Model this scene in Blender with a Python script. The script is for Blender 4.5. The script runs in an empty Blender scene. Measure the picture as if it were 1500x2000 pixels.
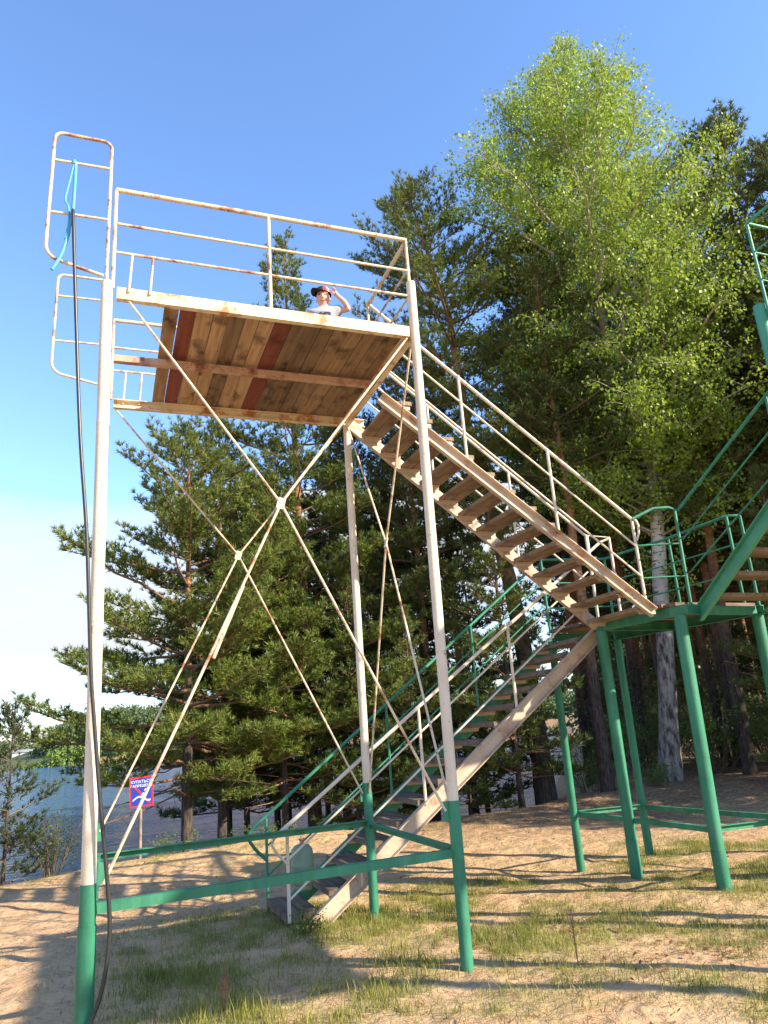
import bpy, math, random
import numpy as np
from mathutils import Vector, Matrix, noise as mnoise

sc = bpy.context.scene
col = sc.collection
rnd = random.Random(7)

# ------------------------------------------------------------------ camera
CAM_POS = Vector((0, 0, 1.75))
FWD = Vector((0.34752384, 0.89301671, 0.28591666))
RGT = Vector((0.93702153, -0.34209289, -0.07044939))
UPV = Vector((-0.03489757, -0.29239291, 0.95566131))
cam_d = bpy.data.cameras.new('camera')
cam = bpy.data.objects.new('camera', cam_d)
col.objects.link(cam)
cam_d.sensor_fit = 'VERTICAL'
cam_d.sensor_height = 36.0
cam_d.lens = 1422.17 / 2000.0 * 36.0
cam_d.clip_start = 0.05
cam_d.clip_end = 3000.0
cam.matrix_world = Matrix(((RGT.x, UPV.x, -FWD.x, CAM_POS.x), (RGT.y, UPV.y, -FWD.y, CAM_POS.y),
                           (RGT.z, UPV.z, -FWD.z, CAM_POS.z), (0, 0, 0, 1)))
sc.camera = cam

# ------------------------------------------------------------------ sun, sky, exposure
SUN_EL, SUN_AZ = math.radians(30.0), math.radians(135.0)       # azimuth clockwise from +Y
to_sun = Vector((math.sin(SUN_AZ) * math.cos(SUN_EL), math.cos(SUN_AZ) * math.cos(SUN_EL), math.sin(SUN_EL)))
sun_d = bpy.data.lights.new('sun', 'SUN')
sun_d.energy = 5.0
sun_d.angle = math.radians(0.53)
sun_d.color = (1.0, 0.87, 0.68)
sun = bpy.data.objects.new('sun', sun_d)
col.objects.link(sun)
sun.rotation_euler = to_sun.to_track_quat('Z', 'Y').to_euler()
sun.location = (30, -30, 30)

world = bpy.data.worlds.new('World')
sc.world = world
world.use_nodes = True
wn, wl = world.node_tree.nodes, world.node_tree.links
wn.clear()
w_out = wn.new('ShaderNodeOutputWorld')
w_bg = wn.new('ShaderNodeBackground')
w_sky = wn.new('ShaderNodeTexSky')
w_sky.sky_type = 'NISHITA'
w_sky.sun_disc = False
w_sky.sun_elevation = SUN_EL
w_sky.sun_rotation = SUN_AZ
w_sky.altitude = 100
w_sky.air_density = 1.0
w_sky.dust_density = 0.05
w_sky.ozone_density = 1.6
w_bg.inputs['Strength'].default_value = 0.15
# thin soft cloud bank low over the lake
w_tc = wn.new('ShaderNodeTexCoord')
w_sep = wn.new('ShaderNodeSeparateXYZ')
wl.new(w_tc.outputs['Generated'], w_sep.inputs[0])
w_map = wn.new('ShaderNodeMapping')
w_map.inputs['Scale'].default_value = (1.4, 1.4, 7.0)
wl.new(w_tc.outputs['Generated'], w_map.inputs[0])
w_no = wn.new('ShaderNodeTexNoise')
w_no.inputs['Scale'].default_value = 1.7
w_no.inputs['Detail'].default_value = 5
w_no.inputs['Roughness'].default_value = 0.5
wl.new(w_map.outputs[0], w_no.inputs['Vector'])
w_add = wn.new('ShaderNodeMath'); w_add.operation = 'MULTIPLY_ADD'       # wobbling top edge
wl.new(w_no.outputs['Fac'], w_add.inputs[0])
w_add.inputs[1].default_value = -0.12
wl.new(w_sep.outputs['Z'], w_add.inputs[2])
w_gate = wn.new('ShaderNodeMapRange'); w_gate.interpolation_type = 'SMOOTHSTEP'
wl.new(w_add.outputs[0], w_gate.inputs['Value'])
w_gate.inputs['From Min'].default_value = 0.272
w_gate.inputs['From Max'].default_value = 0.245
w_den = wn.new('ShaderNodeMapRange'); w_den.interpolation_type = 'SMOOTHSTEP'
wl.new(w_no.outputs['Fac'], w_den.inputs['Value'])
w_den.inputs['From Min'].default_value = 0.30
w_den.inputs['From Max'].default_value = 0.62
w_den.inputs['To Min'].default_value = 0.45
w_mul = wn.new('ShaderNodeMath'); w_mul.operation = 'MULTIPLY'
wl.new(w_gate.outputs[0], w_mul.inputs[0]); wl.new(w_den.outputs[0], w_mul.inputs[1])
w_mix = wn.new('ShaderNodeMix'); w_mix.data_type = 'RGBA'
wl.new(w_mul.outputs[0], w_mix.inputs['Factor'])
w_tint = wn.new('ShaderNodeMix'); w_tint.data_type = 'RGBA'; w_tint.blend_type = 'MULTIPLY'
w_tint.inputs['Factor'].default_value = 1.0
wl.new(w_sky.outputs[0], w_tint.inputs[6])
w_tint.inputs[7].default_value = (0.90, 1.05, 1.26, 1)
wl.new(w_tint.outputs[2], w_mix.inputs[6])
w_mix.inputs[7].default_value = (2.8, 2.95, 3.05, 1)
wl.new(w_mix.outputs[2], w_bg.inputs['Color'])
wl.new(w_bg.outputs[0], w_out.inputs[0])

sc.view_settings.view_transform = 'Standard'
sc.view_settings.look = 'None'
sc.view_settings.exposure = 1.17
sc.view_settings.gamma = 1.0
sc.cycles.max_bounces = 8
sc.cycles.diffuse_bounces = 4
sc.cycles.transparent_max_bounces = 8
sc.cycles.use_denoising = True

# ------------------------------------------------------------------ helpers
def tag(o, label=None, cat=None, group=None, kind=None):
    if label: o['label'] = label
    if cat: o['category'] = cat
    if group: o['group'] = group
    if kind: o['kind'] = kind
    return o

def thing(name, loc, label, cat, group=None):
    o = bpy.data.objects.new(name, None)
    o.empty_display_size = 0.2
    o.location = loc
    col.objects.link(o)
    return tag(o, label, cat, group)

def copy_tree(o, parent=None):
    c = o.copy()
    col.objects.link(c)
    if parent is not None: c.parent = parent
    for ch in list(o.children): copy_tree(ch, c)
    return c

class MB:
    def __init__(s): s.v, s.f, s.m, s.s = [], [], [], []
    def add(s, vs, fs, mi=0, smooth=False):
        b = len(s.v)
        s.v += [tuple(v) for v in vs]
        for f in fs:
            s.f.append(tuple(i + b for i in f)); s.m.append(mi); s.s.append(smooth)
    def tube(s, pts, r, n=8, mi=0, cap=True):
        pts = [Vector(p) for p in pts]
        rs = list(r) if hasattr(r, '__len__') else [r] * len(pts)
        k = len(pts)
        t0 = (pts[1] - pts[0]).normalized()
        a = Vector((0, 0, 1)) if abs(t0.z) < 0.9 else Vector((1, 0, 0))
        u = t0.cross(a).normalized()
        vs = []
        for i in range(k):
            t = (pts[min(i + 1, k - 1)] - pts[max(i - 1, 0)]).normalized()
            u = (u - t * u.dot(t)).normalized()
            w = t.cross(u)
            for j in range(n):
                g = 2 * math.pi * j / n
                vs.append(pts[i] + (u * math.cos(g) + w * math.sin(g)) * rs[i])
        fs = []
        for i in range(k - 1):
            for j in range(n):
                fs.append((i * n + j, i * n + (j + 1) % n, (i + 1) * n + (j + 1) % n, (i + 1) * n + j))
        s.add(vs, fs, mi, True)
        if cap:
            b = len(s.v)
            s.add([vs[j] for j in range(n)], [tuple(reversed(range(n)))], mi)
            s.add([vs[(k - 1) * n + j] for j in range(n)], [tuple(range(n))], mi)
        return s
    def bar(s, p0, p1, w, h, up=(0, 0, 1), mi=0, jit=0):
        p0, p1, up = Vector(p0), Vector(p1), Vector(up)
        t = (p1 - p0).normalized()
        x = t.cross(up).normalized()
        y = x.cross(t).normalized()
        vs = []
        for p in (p0, p1):
            for a, b in ((-1, -1), (1, -1), (1, 1), (-1, 1)):
                vs.append(p + x * (a * w / 2 + rnd.uniform(-jit, jit)) + y * (b * h / 2 + rnd.uniform(-jit, jit)))
        s.add(vs, [(0, 1, 2, 3), (7, 6, 5, 4), (0, 4, 5, 1), (1, 5, 6, 2), (2, 6, 7, 3), (3, 7, 4, 0)], mi)
        return s
    def channel(s, p0, p1, h, w, t, side, up=(0, 0, 1), mi=0):
        # U section: web at the line, flanges towards `side`
        p0, p1, up = Vector(p0), Vector(p1), Vector(up)
        d = (p1 - p0).normalized()
        x = Vector(side); x = (x - d * x.dot(d)).normalized()
        y = up - d * up.dot(d) - x * up.dot(x); y.normalize()
        prof = [(0, 0), (w, 0), (w, t), (t, t * 1.6), (t, h - t * 1.6), (w, h - t), (w, h), (0, h)]
        n = len(prof)
        vs = [p + x * a + y * (b - h / 2) for p in (p0, p1) for a, b in prof]
        fs = [(i, (i + 1) % n, n + (i + 1) % n, n + i) for i in range(n)]
        q = [(0, 1, 2, 3), (0, 3, 4, 7), (4, 5, 6, 7)]
        fs += [tuple(reversed(f)) for f in q] + [tuple(i + n for i in f) for f in q]
        s.add(vs, fs, mi)
        return s
    def lathe(s, prof, c=(0, 0, 0), n=20, mi=0, ax=None):
        c = Vector(c); M = ax or Matrix.Identity(3)
        vs, fs = [], []
        for r, z in prof:
            for j in range(n):
                g = 2 * math.pi * j / n
                vs.append(c + M @ Vector((r * math.cos(g), r * math.sin(g), z)))
        for i in range(len(prof) - 1):
            for j in range(n):
                fs.append((i * n + j, i * n + (j + 1) % n, (i + 1) * n + (j + 1) % n, (i + 1) * n + j))
        s.add(vs, fs, mi, True)
        return s
    def build(s, name, mats, parent=None, origin=None):
        me = bpy.data.meshes.new(name)
        o3 = Vector(origin) if origin is not None else (Vector(parent['_w']) if parent is not None and '_w' in parent else (parent_world(parent) if parent is not None else Vector((0, 0, 0))))
        me.from_pydata([tuple(Vector(v) - o3) for v in s.v], [], s.f)
        for m in (mats if isinstance(mats, (list, tuple)) else [mats]): me.materials.append(m)
        me.polygons.foreach_set('material_index', s.m)
        me.polygons.foreach_set('use_smooth', s.s)
        me.update()
        o = bpy.data.objects.new(name, me)
        col.objects.link(o)
        if parent is not None:
            o.parent = parent
            o.location = o3 - parent_world(parent)
        else:
            o.location = o3
        return o

def parent_world(o):
    p = Vector((0, 0, 0))
    while o is not None:
        p += Vector(o.location); o = o.parent
    return p

def tri_mesh(name, V, mat, smooth=False, quads=False):
    """V: (N,3,3) triangles or (N,4,3) quads, each face an island"""
    k = V.shape[1]; N = V.shape[0]
    me = bpy.data.meshes.new(name)
    me.vertices.add(N * k); me.vertices.foreach_set('co', V.reshape(-1).astype(np.float32))
    me.loops.add(N * k); me.loops.foreach_set('vertex_index', np.arange(N * k, dtype=np.int32))
    me.polygons.add(N)
    me.polygons.foreach_set('loop_start', np.arange(0, N * k, k, dtype=np.int32))
    me.update(calc_edges=True)
    me.validate()
    me.materials.append(mat)
    return me

def link(name, me, parent=None, loc=(0, 0, 0)):
    o = bpy.data.objects.new(name, me)
    col.objects.link(o)
    o.location = loc
    if parent is not None: o.parent = parent
    return o

# ------------------------------------------------------------------ materials
class Mat:
    def __init__(s, name):
        s.m = bpy.data.materials.new(name); s.m.use_nodes = True
        s.n, s.l = s.m.node_tree.nodes, s.m.node_tree.links
        s.b = s.n['Principled BSDF']; s.out = s.n['Material Output']
        s.tc = s.n.new('ShaderNodeTexCoord')
    def noise(s, scale, detail=4, rough=0.55, mapping=None, coord='Object', rand=False):
        n = s.n.new('ShaderNodeTexNoise')
        n.inputs['Scale'].default_value = scale; n.inputs['Detail'].default_value = detail
        n.inputs['Roughness'].default_value = rough
        src = s.tc.outputs[coord]
        if mapping:
            mp = s.n.new('ShaderNodeMapping'); mp.inputs['Scale'].default_value = mapping
            s.l.new(src, mp.inputs[0]); src = mp.outputs[0]
        if rand:
            oi = s.n.new('ShaderNodeNewGeometry')
            va = s.n.new('ShaderNodeVectorMath'); va.operation = 'MULTIPLY_ADD'
            cmb = s.n.new('ShaderNodeCombineXYZ')
            s.l.new(oi.outputs['Random Per Island'], cmb.inputs[0]); s.l.new(oi.outputs['Random Per Island'], cmb.inputs[2])
            s.l.new(cmb.outputs[0], va.inputs[0]); va.inputs[1].default_value = (57, 0, 31); s.l.new(src, va.inputs[2])
            src = va.outputs[0]
        s.l.new(src, n.inputs['Vector'])
        return n.outputs['Fac']
    def ramp(s, fac, stops, interp='LINEAR'):
        r = s.n.new('ShaderNodeValToRGB'); cr = r.color_ramp; cr.interpolation = interp
        while len(cr.elements) < len(stops): cr.elements.new(0.5)
        for e, (p, c) in zip(cr.elements, stops):
            e.position = p; e.color = (c[0], c[1], c[2], 1) if hasattr(c, '__len__') else (c, c, c, 1)
        s.l.new(fac, r.inputs[0]); return r.outputs[0]
    def mix(s, fac, a, b, mode='MIX'):
        m = s.n.new('ShaderNodeMix'); m.data_type = 'RGBA'; m.blend_type = mode
        for sock, val in ((m.inputs['Factor'], fac), (m.inputs[6], a), (m.inputs[7], b)):
            if hasattr(val, 'is_output'): s.l.new(val, sock)
            elif hasattr(val, '__len__'): sock.default_value = (*val[:3], 1)
            else: sock.default_value = val
        return m.outputs[2]
    def math(s, op, a, b=None, clamp=False):
        m = s.n.new('ShaderNodeMath'); m.operation = op; m.use_clamp = clamp
        for i, val in enumerate((a, b)):
            if val is None: continue
            if hasattr(val, 'is_output'): s.l.new(val, m.inputs[i])
            else: m.inputs[i].default_value = val
        return m.outputs[0]
    def color(s, c):
        if hasattr(c, 'is_output'): s.l.new(c, s.b.inputs['Base Color'])
        else: s.b.inputs['Base Color'].default_value = (*c, 1)
        return s
    def rough(s, r):
        if hasattr(r, 'is_output'): s.l.new(r, s.b.inputs['Roughness'])
        else: s.b.inputs['Roughness'].default_value = r
        return s
    def bump(s, h, strength=0.3, dist=0.01):
        b = s.n.new('ShaderNodeBump'); b.inputs['Strength'].default_value = strength; b.inputs['Distance'].default_value = dist
        s.l.new(h, b.inputs['Height']); s.l.new(b.outputs[0], s.b.inputs['Normal']); return s
    def island(s):
        g = s.n.new('ShaderNodeNewGeometry'); return g.outputs['Random Per Island']
    def objrand(s):
        g = s.n.new('ShaderNodeObjectInfo'); return g.outputs['Random']
    def attr(s, name):
        a = s.n.new('ShaderNodeAttribute'); a.attribute_name = name; return a.outputs['Fac']

def painted(name, base, rust=(0.20, 0.075, 0.03), lo=0.60, hi=0.68, fine=0.70, var=0.12, rgh=0.5, fade=None):
    m = Mat(name)
    big = m.noise(5.0, 9, 0.68)
    sp = m.noise(55.0, 4, 0.6)
    tone = m.noise(2.3, 4, 0.6)
    c = m.mix(m.ramp(tone, [(0.3, 0), (0.7, 1)]), [x * (1 - var) for x in base], base)
    stain = m.ramp(m.noise(7, 6, 0.6, (1, 1, 0.35)), [(0.48, 0), (0.75, 1)])
    c = m.mix(m.math('MULTIPLY', stain, 0.35), c, (base[0] * .62, base[1] * .46, base[2] * .30))
    c = m.mix(m.ramp(big, [(lo, 0), (hi, 1)]), c, m.mix(sp, rust, [x * 1.9 for x in rust]))
    c = m.mix(m.ramp(sp, [(fine, 0), (fine + 0.03, 1)]), c, rust)
    if fade:                                              # sun-bleached runs and scuffs
        c = m.mix(m.math('MULTIPLY', m.ramp(m.noise(1.0, 5, .65, (9, 9, 1.3)), [(.45, 0), (.70, 1)]), .55), c, fade)
        c = m.mix(m.ramp(m.noise(26, 5, .7), [(.66, 0), (.70, 1)]), c, [x * .45 for x in base])
    m.color(c).rough(rgh).bump(m.math('ADD', sp, m.math('MULTIPLY', big, 1.5)), 0.35, 0.006)
    return m.m

M = {}
M['white'] = painted('white_paint', (0.72, 0.635, 0.50), lo=0.63, hi=0.70, fine=.66)
M['rail'] = painted('rusty_white_rail', (0.72, 0.60, 0.42), lo=0.52, hi=0.64, fine=0.63)
M['beam'] = painted('cream_beam', (0.76, 0.64, 0.43), rust=(0.30, 0.12, 0.04), lo=0.52, hi=0.63, fine=.66)
M['beam_rust'] = painted('rusty_beam', (0.55, 0.36, 0.26), rust=(0.16, 0.055, 0.03), lo=0.48, hi=0.62, fine=0.62)
M['stair'] = painted('beige_stringer', (0.56, 0.44, 0.325), rust=(0.20, 0.09, 0.045), lo=0.53, hi=0.68, fine=.64, var=.25)
M['green'] = painted('green_paint', (0.028, 0.235, 0.125), rust=(0.035, 0.12, 0.065), lo=0.60, hi=0.70, fine=0.69, var=0.42, rgh=0.6, fade=(0.075, 0.30, 0.19))
M['green_light'] = painted('pale_green_paint', (0.07, 0.34, 0.21), rust=(0.10, 0.09, 0.05), lo=0.62, hi=0.70, fine=0.68, var=0.2, rgh=0.5)

def wood(name, a, b, dark, grain=(26, 1.6, 26), streak=0.5, isl=0.5):
    m = Mat(name)
    g = m.noise(1.0, 8, 0.62, grain, rand=True)
    g2 = m.noise(3.2, 5, 0.6, (1.5, 1.0, 1.5), rand=True)
    c = m.mix(m.ramp(g, [(0.3, 0), (0.7, 1)]), a, b)
    c = m.mix(m.ramp(g2, [(0.52, 0), (0.72, 1)]), c, dark)
    iv = m.ramp(m.island(), [(0, 1 - isl), (1, 1.12)])
    c = m.mix(1.0, c, iv, 'MULTIPLY')
    knots = m.ramp(m.noise(4.5, 2, 0.5, (1.6, 1, 1.6), rand=True), [(0.70, 0), (0.74, 1)])
    c = m.mix(m.math('MULTIPLY', knots, 0.7), c, [x * .45 for x in dark])
    m.color(c).rough(0.8).bump(g, 0.4, 0.006)
    return m.m
M['plank'] = wood('brown_plank', (0.29, 0.17, 0.09), (0.53, 0.36, 0.21), (0.055, 0.032, 0.02), isl=.70)
M['plank_red'] = wood('red_plank', (0.20, 0.05, 0.032), (0.31, 0.09, 0.055), (0.10, 0.022, 0.016))
M['tread'] = wood('stair_board', (0.19, 0.12, 0.07), (0.36, 0.255, 0.165), (0.10, 0.06, 0.035))
M['tread_old'] = wood('weathered_board', (0.11, 0.075, 0.05), (0.26, 0.19, 0.13), (0.05, 0.034, 0.022))
M['stick'] = wood('pole_wood', (0.30, 0.23, 0.16), (0.42, 0.33, 0.23), (0.18, 0.13, 0.09), grain=(30, 30, 1.5))

# ------------------------------------------------------------------ terrain
def smooth(a, b, x):
    t = np.clip((x - a) / (b - a), 0, 1); return t * t * (3 - 2 * t)

_rs = np.random.RandomState(3)
_w = [(_rs.uniform(-1, 1, 2) * f, _rs.uniform(0, 6.28), a) for f, a in ((0.5, .05), (0.7, .045), (1.1, .03), (1.9, .016), (2.6, .013), (4.1, .008), (5.3, .007))]
_w2 = [(np.array([math.cos(t), math.sin(t)]) * f, _rs.uniform(0, 6.28), a) for t, f, a in
       [(_rs.uniform(0, 6.28), _rs.uniform(6, 22), _rs.uniform(.0012, .0035)) for _ in range(16)]]
def land_d(x, y):
    edge = 14.0 + 0.12 * np.minimum(x, 9) + 0.3 * np.sin(x * 0.7) + 0.15 * np.sin(x * 1.9 + 1)
    d1 = edge - y
    d2 = (x - 0.70 * y - 0.2) * 0.82
    return np.maximum(d1, d2)
def ground_z(x, y):
    x = np.asarray(x, float); y = np.asarray(y, float)
    d = land_d(x, y)
    z = -2.6 + 2.6 * smooth(-5.0, 0.6, d)
    near = smooth(70, 30, np.hypot(x, y))
    land = smooth(-0.5, 1.0, d)
    u = np.zeros_like(x)
    for k, p, a in _w: u = u + a * np.sin(k[0] * x + k[1] * y + p)
    for k, p, a in _w2: u = u + a * np.sin(k[0] * x + k[1] * y + p)
    z = z + u * near * land
    z = z + 0.05 * np.exp(-(((x + 0.6) / 1.6) ** 2 + ((y - 5.2) / 1.3) ** 2))
    z = z + 0.30 * smooth(8, 15, x) * smooth(8, 14, y) * land
    far = smooth(186, 192, y + 0.10 * x + 3 * np.sin(x * .05)) * smooth(-60, -8, x) + smooth(385, 400, y)
    z = z + np.minimum(far, 1) * 3.6
    z = z + 7.0 * smooth(195, 260, y) * smooth(-40, 5, x) * smooth(384, 300, y)
    return z
def gz(x, y): return float(ground_z(np.array(x), np.array(y)))

gx = np.unique(np.concatenate([np.arange(-8, 16, 0.09), np.arange(-40, 60, 1.0), np.arange(-900, 1200, 25.0), np.arange(-100, 100, 4.0)]))
gy = np.unique(np.concatenate([np.arange(1.5, 17, 0.09), np.arange(-30, 60, 1.0), np.arange(-300, 1500, 25.0), np.arange(180, 270, 2.0), np.arange(380, 402, 2.0)]))
GX, GY = np.meshgrid(gx, gy)
GZ = ground_z(GX, GY)
nx, ny = len(gx), len(gy)
me = bpy.data.meshes.new('ground')
me.vertices.add(nx * ny)
me.vertices.foreach_set('co', np.stack([GX, GY, GZ], -1).reshape(-1).astype(np.float32))
ii = (np.arange(ny - 1)[:, None] * nx + np.arange(nx - 1)[None, :]).reshape(-1)
quads = np.stack([ii, ii + 1, ii + nx + 1, ii + nx], -1).astype(np.int32)
me.loops.add(quads.size); me.loops.foreach_set('vertex_index', quads.reshape(-1))
me.polygons.add(len(quads)); me.polygons.foreach_set('loop_start', np.arange(0, quads.size, 4, dtype=np.int32))
me.polygons.foreach_set('use_smooth', np.ones(len(quads), bool))
me.update(calc_edges=True)

def vnoise(x, y, s, seed=0):
    out = np.zeros(x.shape)
    f = s
    for o, a in ((0, .5), (1, .3), (2, .2)):
        xi, yi = np.floor(x * f), np.floor(y * f); fx, fy = x * f - xi, y * f - yi
        fx, fy = fx * fx * (3 - 2 * fx), fy * fy * (3 - 2 * fy)
        def h(i, j):
            n = np.sin(i * 127.1 + j * 311.7 + seed * 74.7 + o * 13.3) * 43758.5453
            return n - np.floor(n)
        out += a * ((h(xi, yi) * (1 - fx) + h(xi + 1, yi) * fx) * (1 - fy) + (h(xi, yi + 1) * (1 - fx) + h(xi + 1, yi + 1) * fx) * fy)
        f = f * 2.1
    return out
def grass_density(x, y):
    n = vnoise(x, y, 0.8, 1); n2 = vnoise(x, y, 2.6, 5)
    base = 0.32 + 0 * x
    base = base + 0.30 * np.exp(-(((x - 0.9) / 1.5) ** 2 + ((y - 7.0) / 1.6) ** 2))
    base = base + 0.55 * np.exp(-(((x - 2.6) / 1.3) ** 2 + ((y - 8.0) / 0.9) ** 2))
    base = base + 0.34 * smooth(2.2, 3.2, x) * smooth(9.6, 8.6, y)
    base = base + 0.30 * smooth(5.2, 6.5, x) * smooth(11, 9, y) + 0.30 * np.exp(-(((x - 1.0) / 1.2) ** 2 + ((y - 5.3) / .6) ** 2))
    base = base + 0.30 * np.exp(-(((x - 2.0) / 1.6) ** 2 + ((y - 11.6) / 0.7) ** 2))
    base = base * (1 - 0.85 * smooth(0.6, -0.3, x) * smooth(13.2, 12.2, y))
    base = base * (1 - 0.55 * smooth(8.6, 9.4, y) * smooth(13.0, 12.4, y))
    base = base + 0.5 * smooth(12.9, 13.7, y) * smooth(4, 1.0, x)
    return np.clip(base * smooth(0.18, 0.64, n) * 1.5 * smooth(0.18, 0.66, n2), 0, 1)
def litter_mask(x, y):
    return np.clip(smooth(-1.5, 3.0, (y - 10.8) + 0.25 * (x - 7.0)) * smooth(3.5, 7.5, x) * (0.55 + 0.9 * vnoise(x, y, 1.3, 9)), 0, 1)
for nm, arr in (('grassy', grass_density(GX, GY)), ('litter', litter_mask(GX, GY))):
    at = me.attributes.new(nm, 'FLOAT', 'POINT'); at.data.foreach_set('value', arr.reshape(-1).astype(np.float32))
m = Mat('sandy_ground')
n1 = m.noise(1.6, 6, 0.6); n2 = m.noise(14, 6, 0.65); n3 = m.noise(90, 3, 0.6); n4 = m.noise(240, 2, 0.6)
c = m.mix(m.ramp(n1, [(0.35, 0), (0.65, 1)]), (0.60, 0.37, 0.185), (0.68, 0.45, 0.25))
c = m.mix(m.ramp(n2, [(0.50, 0), (0.72, 1)]), c, (0.44, 0.28, 0.155))
c = m.mix(m.ramp(n4, [(0.62, 0), (0.76, 1)]), c, (0.27, 0.165, 0.09))
gf = m.math('MULTIPLY', m.attr('grassy'), m.ramp(n3, [(0.36, 0), (0.62, 1)]))
c = m.mix(m.math('MULTIPLY', gf, 1.15, True), c, m.mix(n2, (0.22, 0.225, 0.055), (0.42, 0.37, 0.13)))
lf = m.math('MULTIPLY', m.attr('litter'), m.ramp(n2, [(0.30, 0.25), (0.6, 1)]))
c = m.mix(lf, c, m.mix(n3, (0.115, 0.062, 0.034), (0.25, 0.14, 0.075)))
far_y = m.n.new('ShaderNodeSeparateXYZ'); m.l.new(m.tc.outputs['Object'], far_y.inputs[0])
c = m.mix(m.ramp(m.math('MULTIPLY', far_y.outputs['Y'], .001), [(.189, 0), (.1905, 1)]), c, m.mix(n1, (0.05, 0.075, 0.03), (0.09, 0.11, 0.045)))
m.color(c).rough(0.95)
n5 = m.ramp(m.noise(4.5, 2, 0.5), [(0.38, 0), (0.58, 1)])
m.bump(m.math('ADD', m.math('MULTIPLY', n5, 1.0), m.math('ADD', m.math('MULTIPLY', n2, 1.6), m.math('MULTIPLY', n3, 0.6))), 0.8, 0.04)
me.materials.append(m.m)
ground = link('ground', me); tag(ground, kind='structure')

# lake
m = Mat('lake_water')
wv = m.noise(1.0, 5, 0.62, (0.8, 2.4, 1)); wv2 = m.noise(0.16, 3, 0.5, (0.8, 1.8, 1))
m.color((0.03, 0.10, 0.20)).rough(0.10)
m.b.inputs['IOR'].default_value = 1.33
m.bump(m.math('ADD', wv, m.math('MULTIPLY', wv2, 3.0)), 1.0, 0.60)
b = MB(); b.add([(-900, 9, 0), (1200, 9, 0), (1200, 1400, 0), (-900, 1400, 0)], [(0, 1, 2, 3)])
lake = b.build('lake_water', m.m); lake.location = (0, 0, -1.0); tag(lake, kind='structure')

# ------------------------------------------------------------------ white diving tower
FY, BY, AX, BX = 5.51, 7.61, -0.085, 2.565
ZD = 5.24
tower = thing('diving_tower', (1.25, 6.56, 0), 'tall white diving tower on four posts with plank deck and crossed tie rods', 'diving tower')

def pipe_post(name, base, top, r, zc, mats, parent, sleeve=0):
    b = MB(); B, T = Vector(base), Vector(top)
    def P(z): return B + (T - B) * ((z - B.z) / (T.z - B.z))
    if zc is None:
        b.tube([B, T], r, 20, 0)
    else:
        b.tube([B - Vector((0, 0, .3)), P(sleeve)] if sleeve else [B - Vector((0, 0, .3)), P(zc)], r * (1.24 if sleeve else 1.10), 20, 1)
        if sleeve:
            b.tube([P(sleeve), P(zc)], r * 1.12, 20, 1)
        zs = [zc, zc + (T.z - zc) * .38, zc + (T.z - zc) * .72, T.z]
        b.tube([P(z) for z in zs], r, 20, 0)
        b.tube([P(zs[1] - .012), P(zs[1] + .012)], r * 1.045, 20, 0)
        b.tube([P(zs[2] - .010), P(zs[2] + .010)], r * 1.04, 20, 0)
    return b.build(name, mats, parent)
W_G = [M['white'], M['green']]
pipe_post('post', (-0.062, FY, gz(-0.06, FY)), (-0.118, FY, 5.385), .046, .94, W_G, tower, 0.70)
pipe_post('post', (2.53, FY, 0), (2.590, FY, 5.83), .0435, 1.19, W_G, tower)
pipe_post('post', (2.548, BY, 0), (2.565, BY, 5.25), .042, 1.24, W_G, tower)
pipe_post('post', (-0.085, BY, 0), (-0.118, BY, 5.25), .040, .98, W_G, tower, .72)

b = MB(); b.channel((AX + .045, FY - .02, 5.292), (BX - .04, FY - .02, 5.285), .105, .055, .008, (0, 1, 0)); b.build('front_beam', M['beam'], tower)
b = MB(); b.channel((AX + .04, BY + .02, 5.285), (BX + .22, BY + .02, 5.285), .10, .055, .008, (0, -1, 0)); b.build('back_beam', M['beam'], tower)
b = MB(); b.channel((AX + .03, 6.53, 5.262), (BX - .01, 6.53, 5.262), .065, .06, .007, (0, 1, 0)); b.build('centre_beam', M['beam_rust'], tower)
b = MB(); b.channel((BX + .01, FY + .05, 5.27), (BX + .01, BY - .03, 5.27), .11, .055, .008, (-1, 0, 0)); b.build('side_beam', M['beam'], tower)
# plank deck: boards run front to back
x = 0.345; k = 0; b = MB(); bt = MB()
while x + .13 < BX + .03:
    wd = 0.138 + 0.012 * ((k * 7) % 5 - 2) / 2
    red = k in (1, 7)
    b.bar((x + wd / 2 + rnd.uniform(-.004, .004), FY + .045 - rnd.uniform(0, .02), 5.358), (x + wd / 2 + rnd.uniform(-.004, .004), BY + .01 + rnd.uniform(-.01, .03), 5.358), wd - .0045, .038, mi=1 if red else 0, jit=.002)
    x += wd + .001 + (0.004 if k == 3 else 0); k += 1
b.build('plank_deck', [M['plank'], M['plank_red']], tower)

# guard rails
def arc(c, r, a0, a1, ax1, ax2, n=6):
    c = Vector(c); return [c + (Vector(ax1) * math.cos(a0 + (a1 - a0) * i / n) + Vector(ax2) * math.sin(a0 + (a1 - a0) * i / n)) * r for i in range(n + 1)]
def side_frame(Y, x0, x1, zt, zb, zlow, mids):
    b = MB(); X, Z = (1, 0, 0), (0, 0, 1); q = math.pi / 2
    pts = [(x1 + .01, Y, zlow)] + [(x1, Y, zb)] + arc((x1 - .07, Y, zt - .07), .07, 0, q, X, Z) + arc((x0 + .07, Y, zt - .07), .07, q, 2 * q, X, Z)
    pts += [(x0 - .01, Y, zb + .32)] + arc((x0 + .13, Y, zb + .20), .14, 2 * q, 2.9 * q, X, Z) + [(x1 - .02, Y, zb - .02)]
    b.tube(pts, .0145, 8)
    for z in mids: b.tube([(x0 - .005, Y, z), (x1, Y, z + .01)], .0115, 8)
    return b
side_frame(FY - .015, -.575, -.125, 6.765, 5.45, 5.36, (6.48, 5.965)).build('side_guard', M['rail'], tower)
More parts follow.
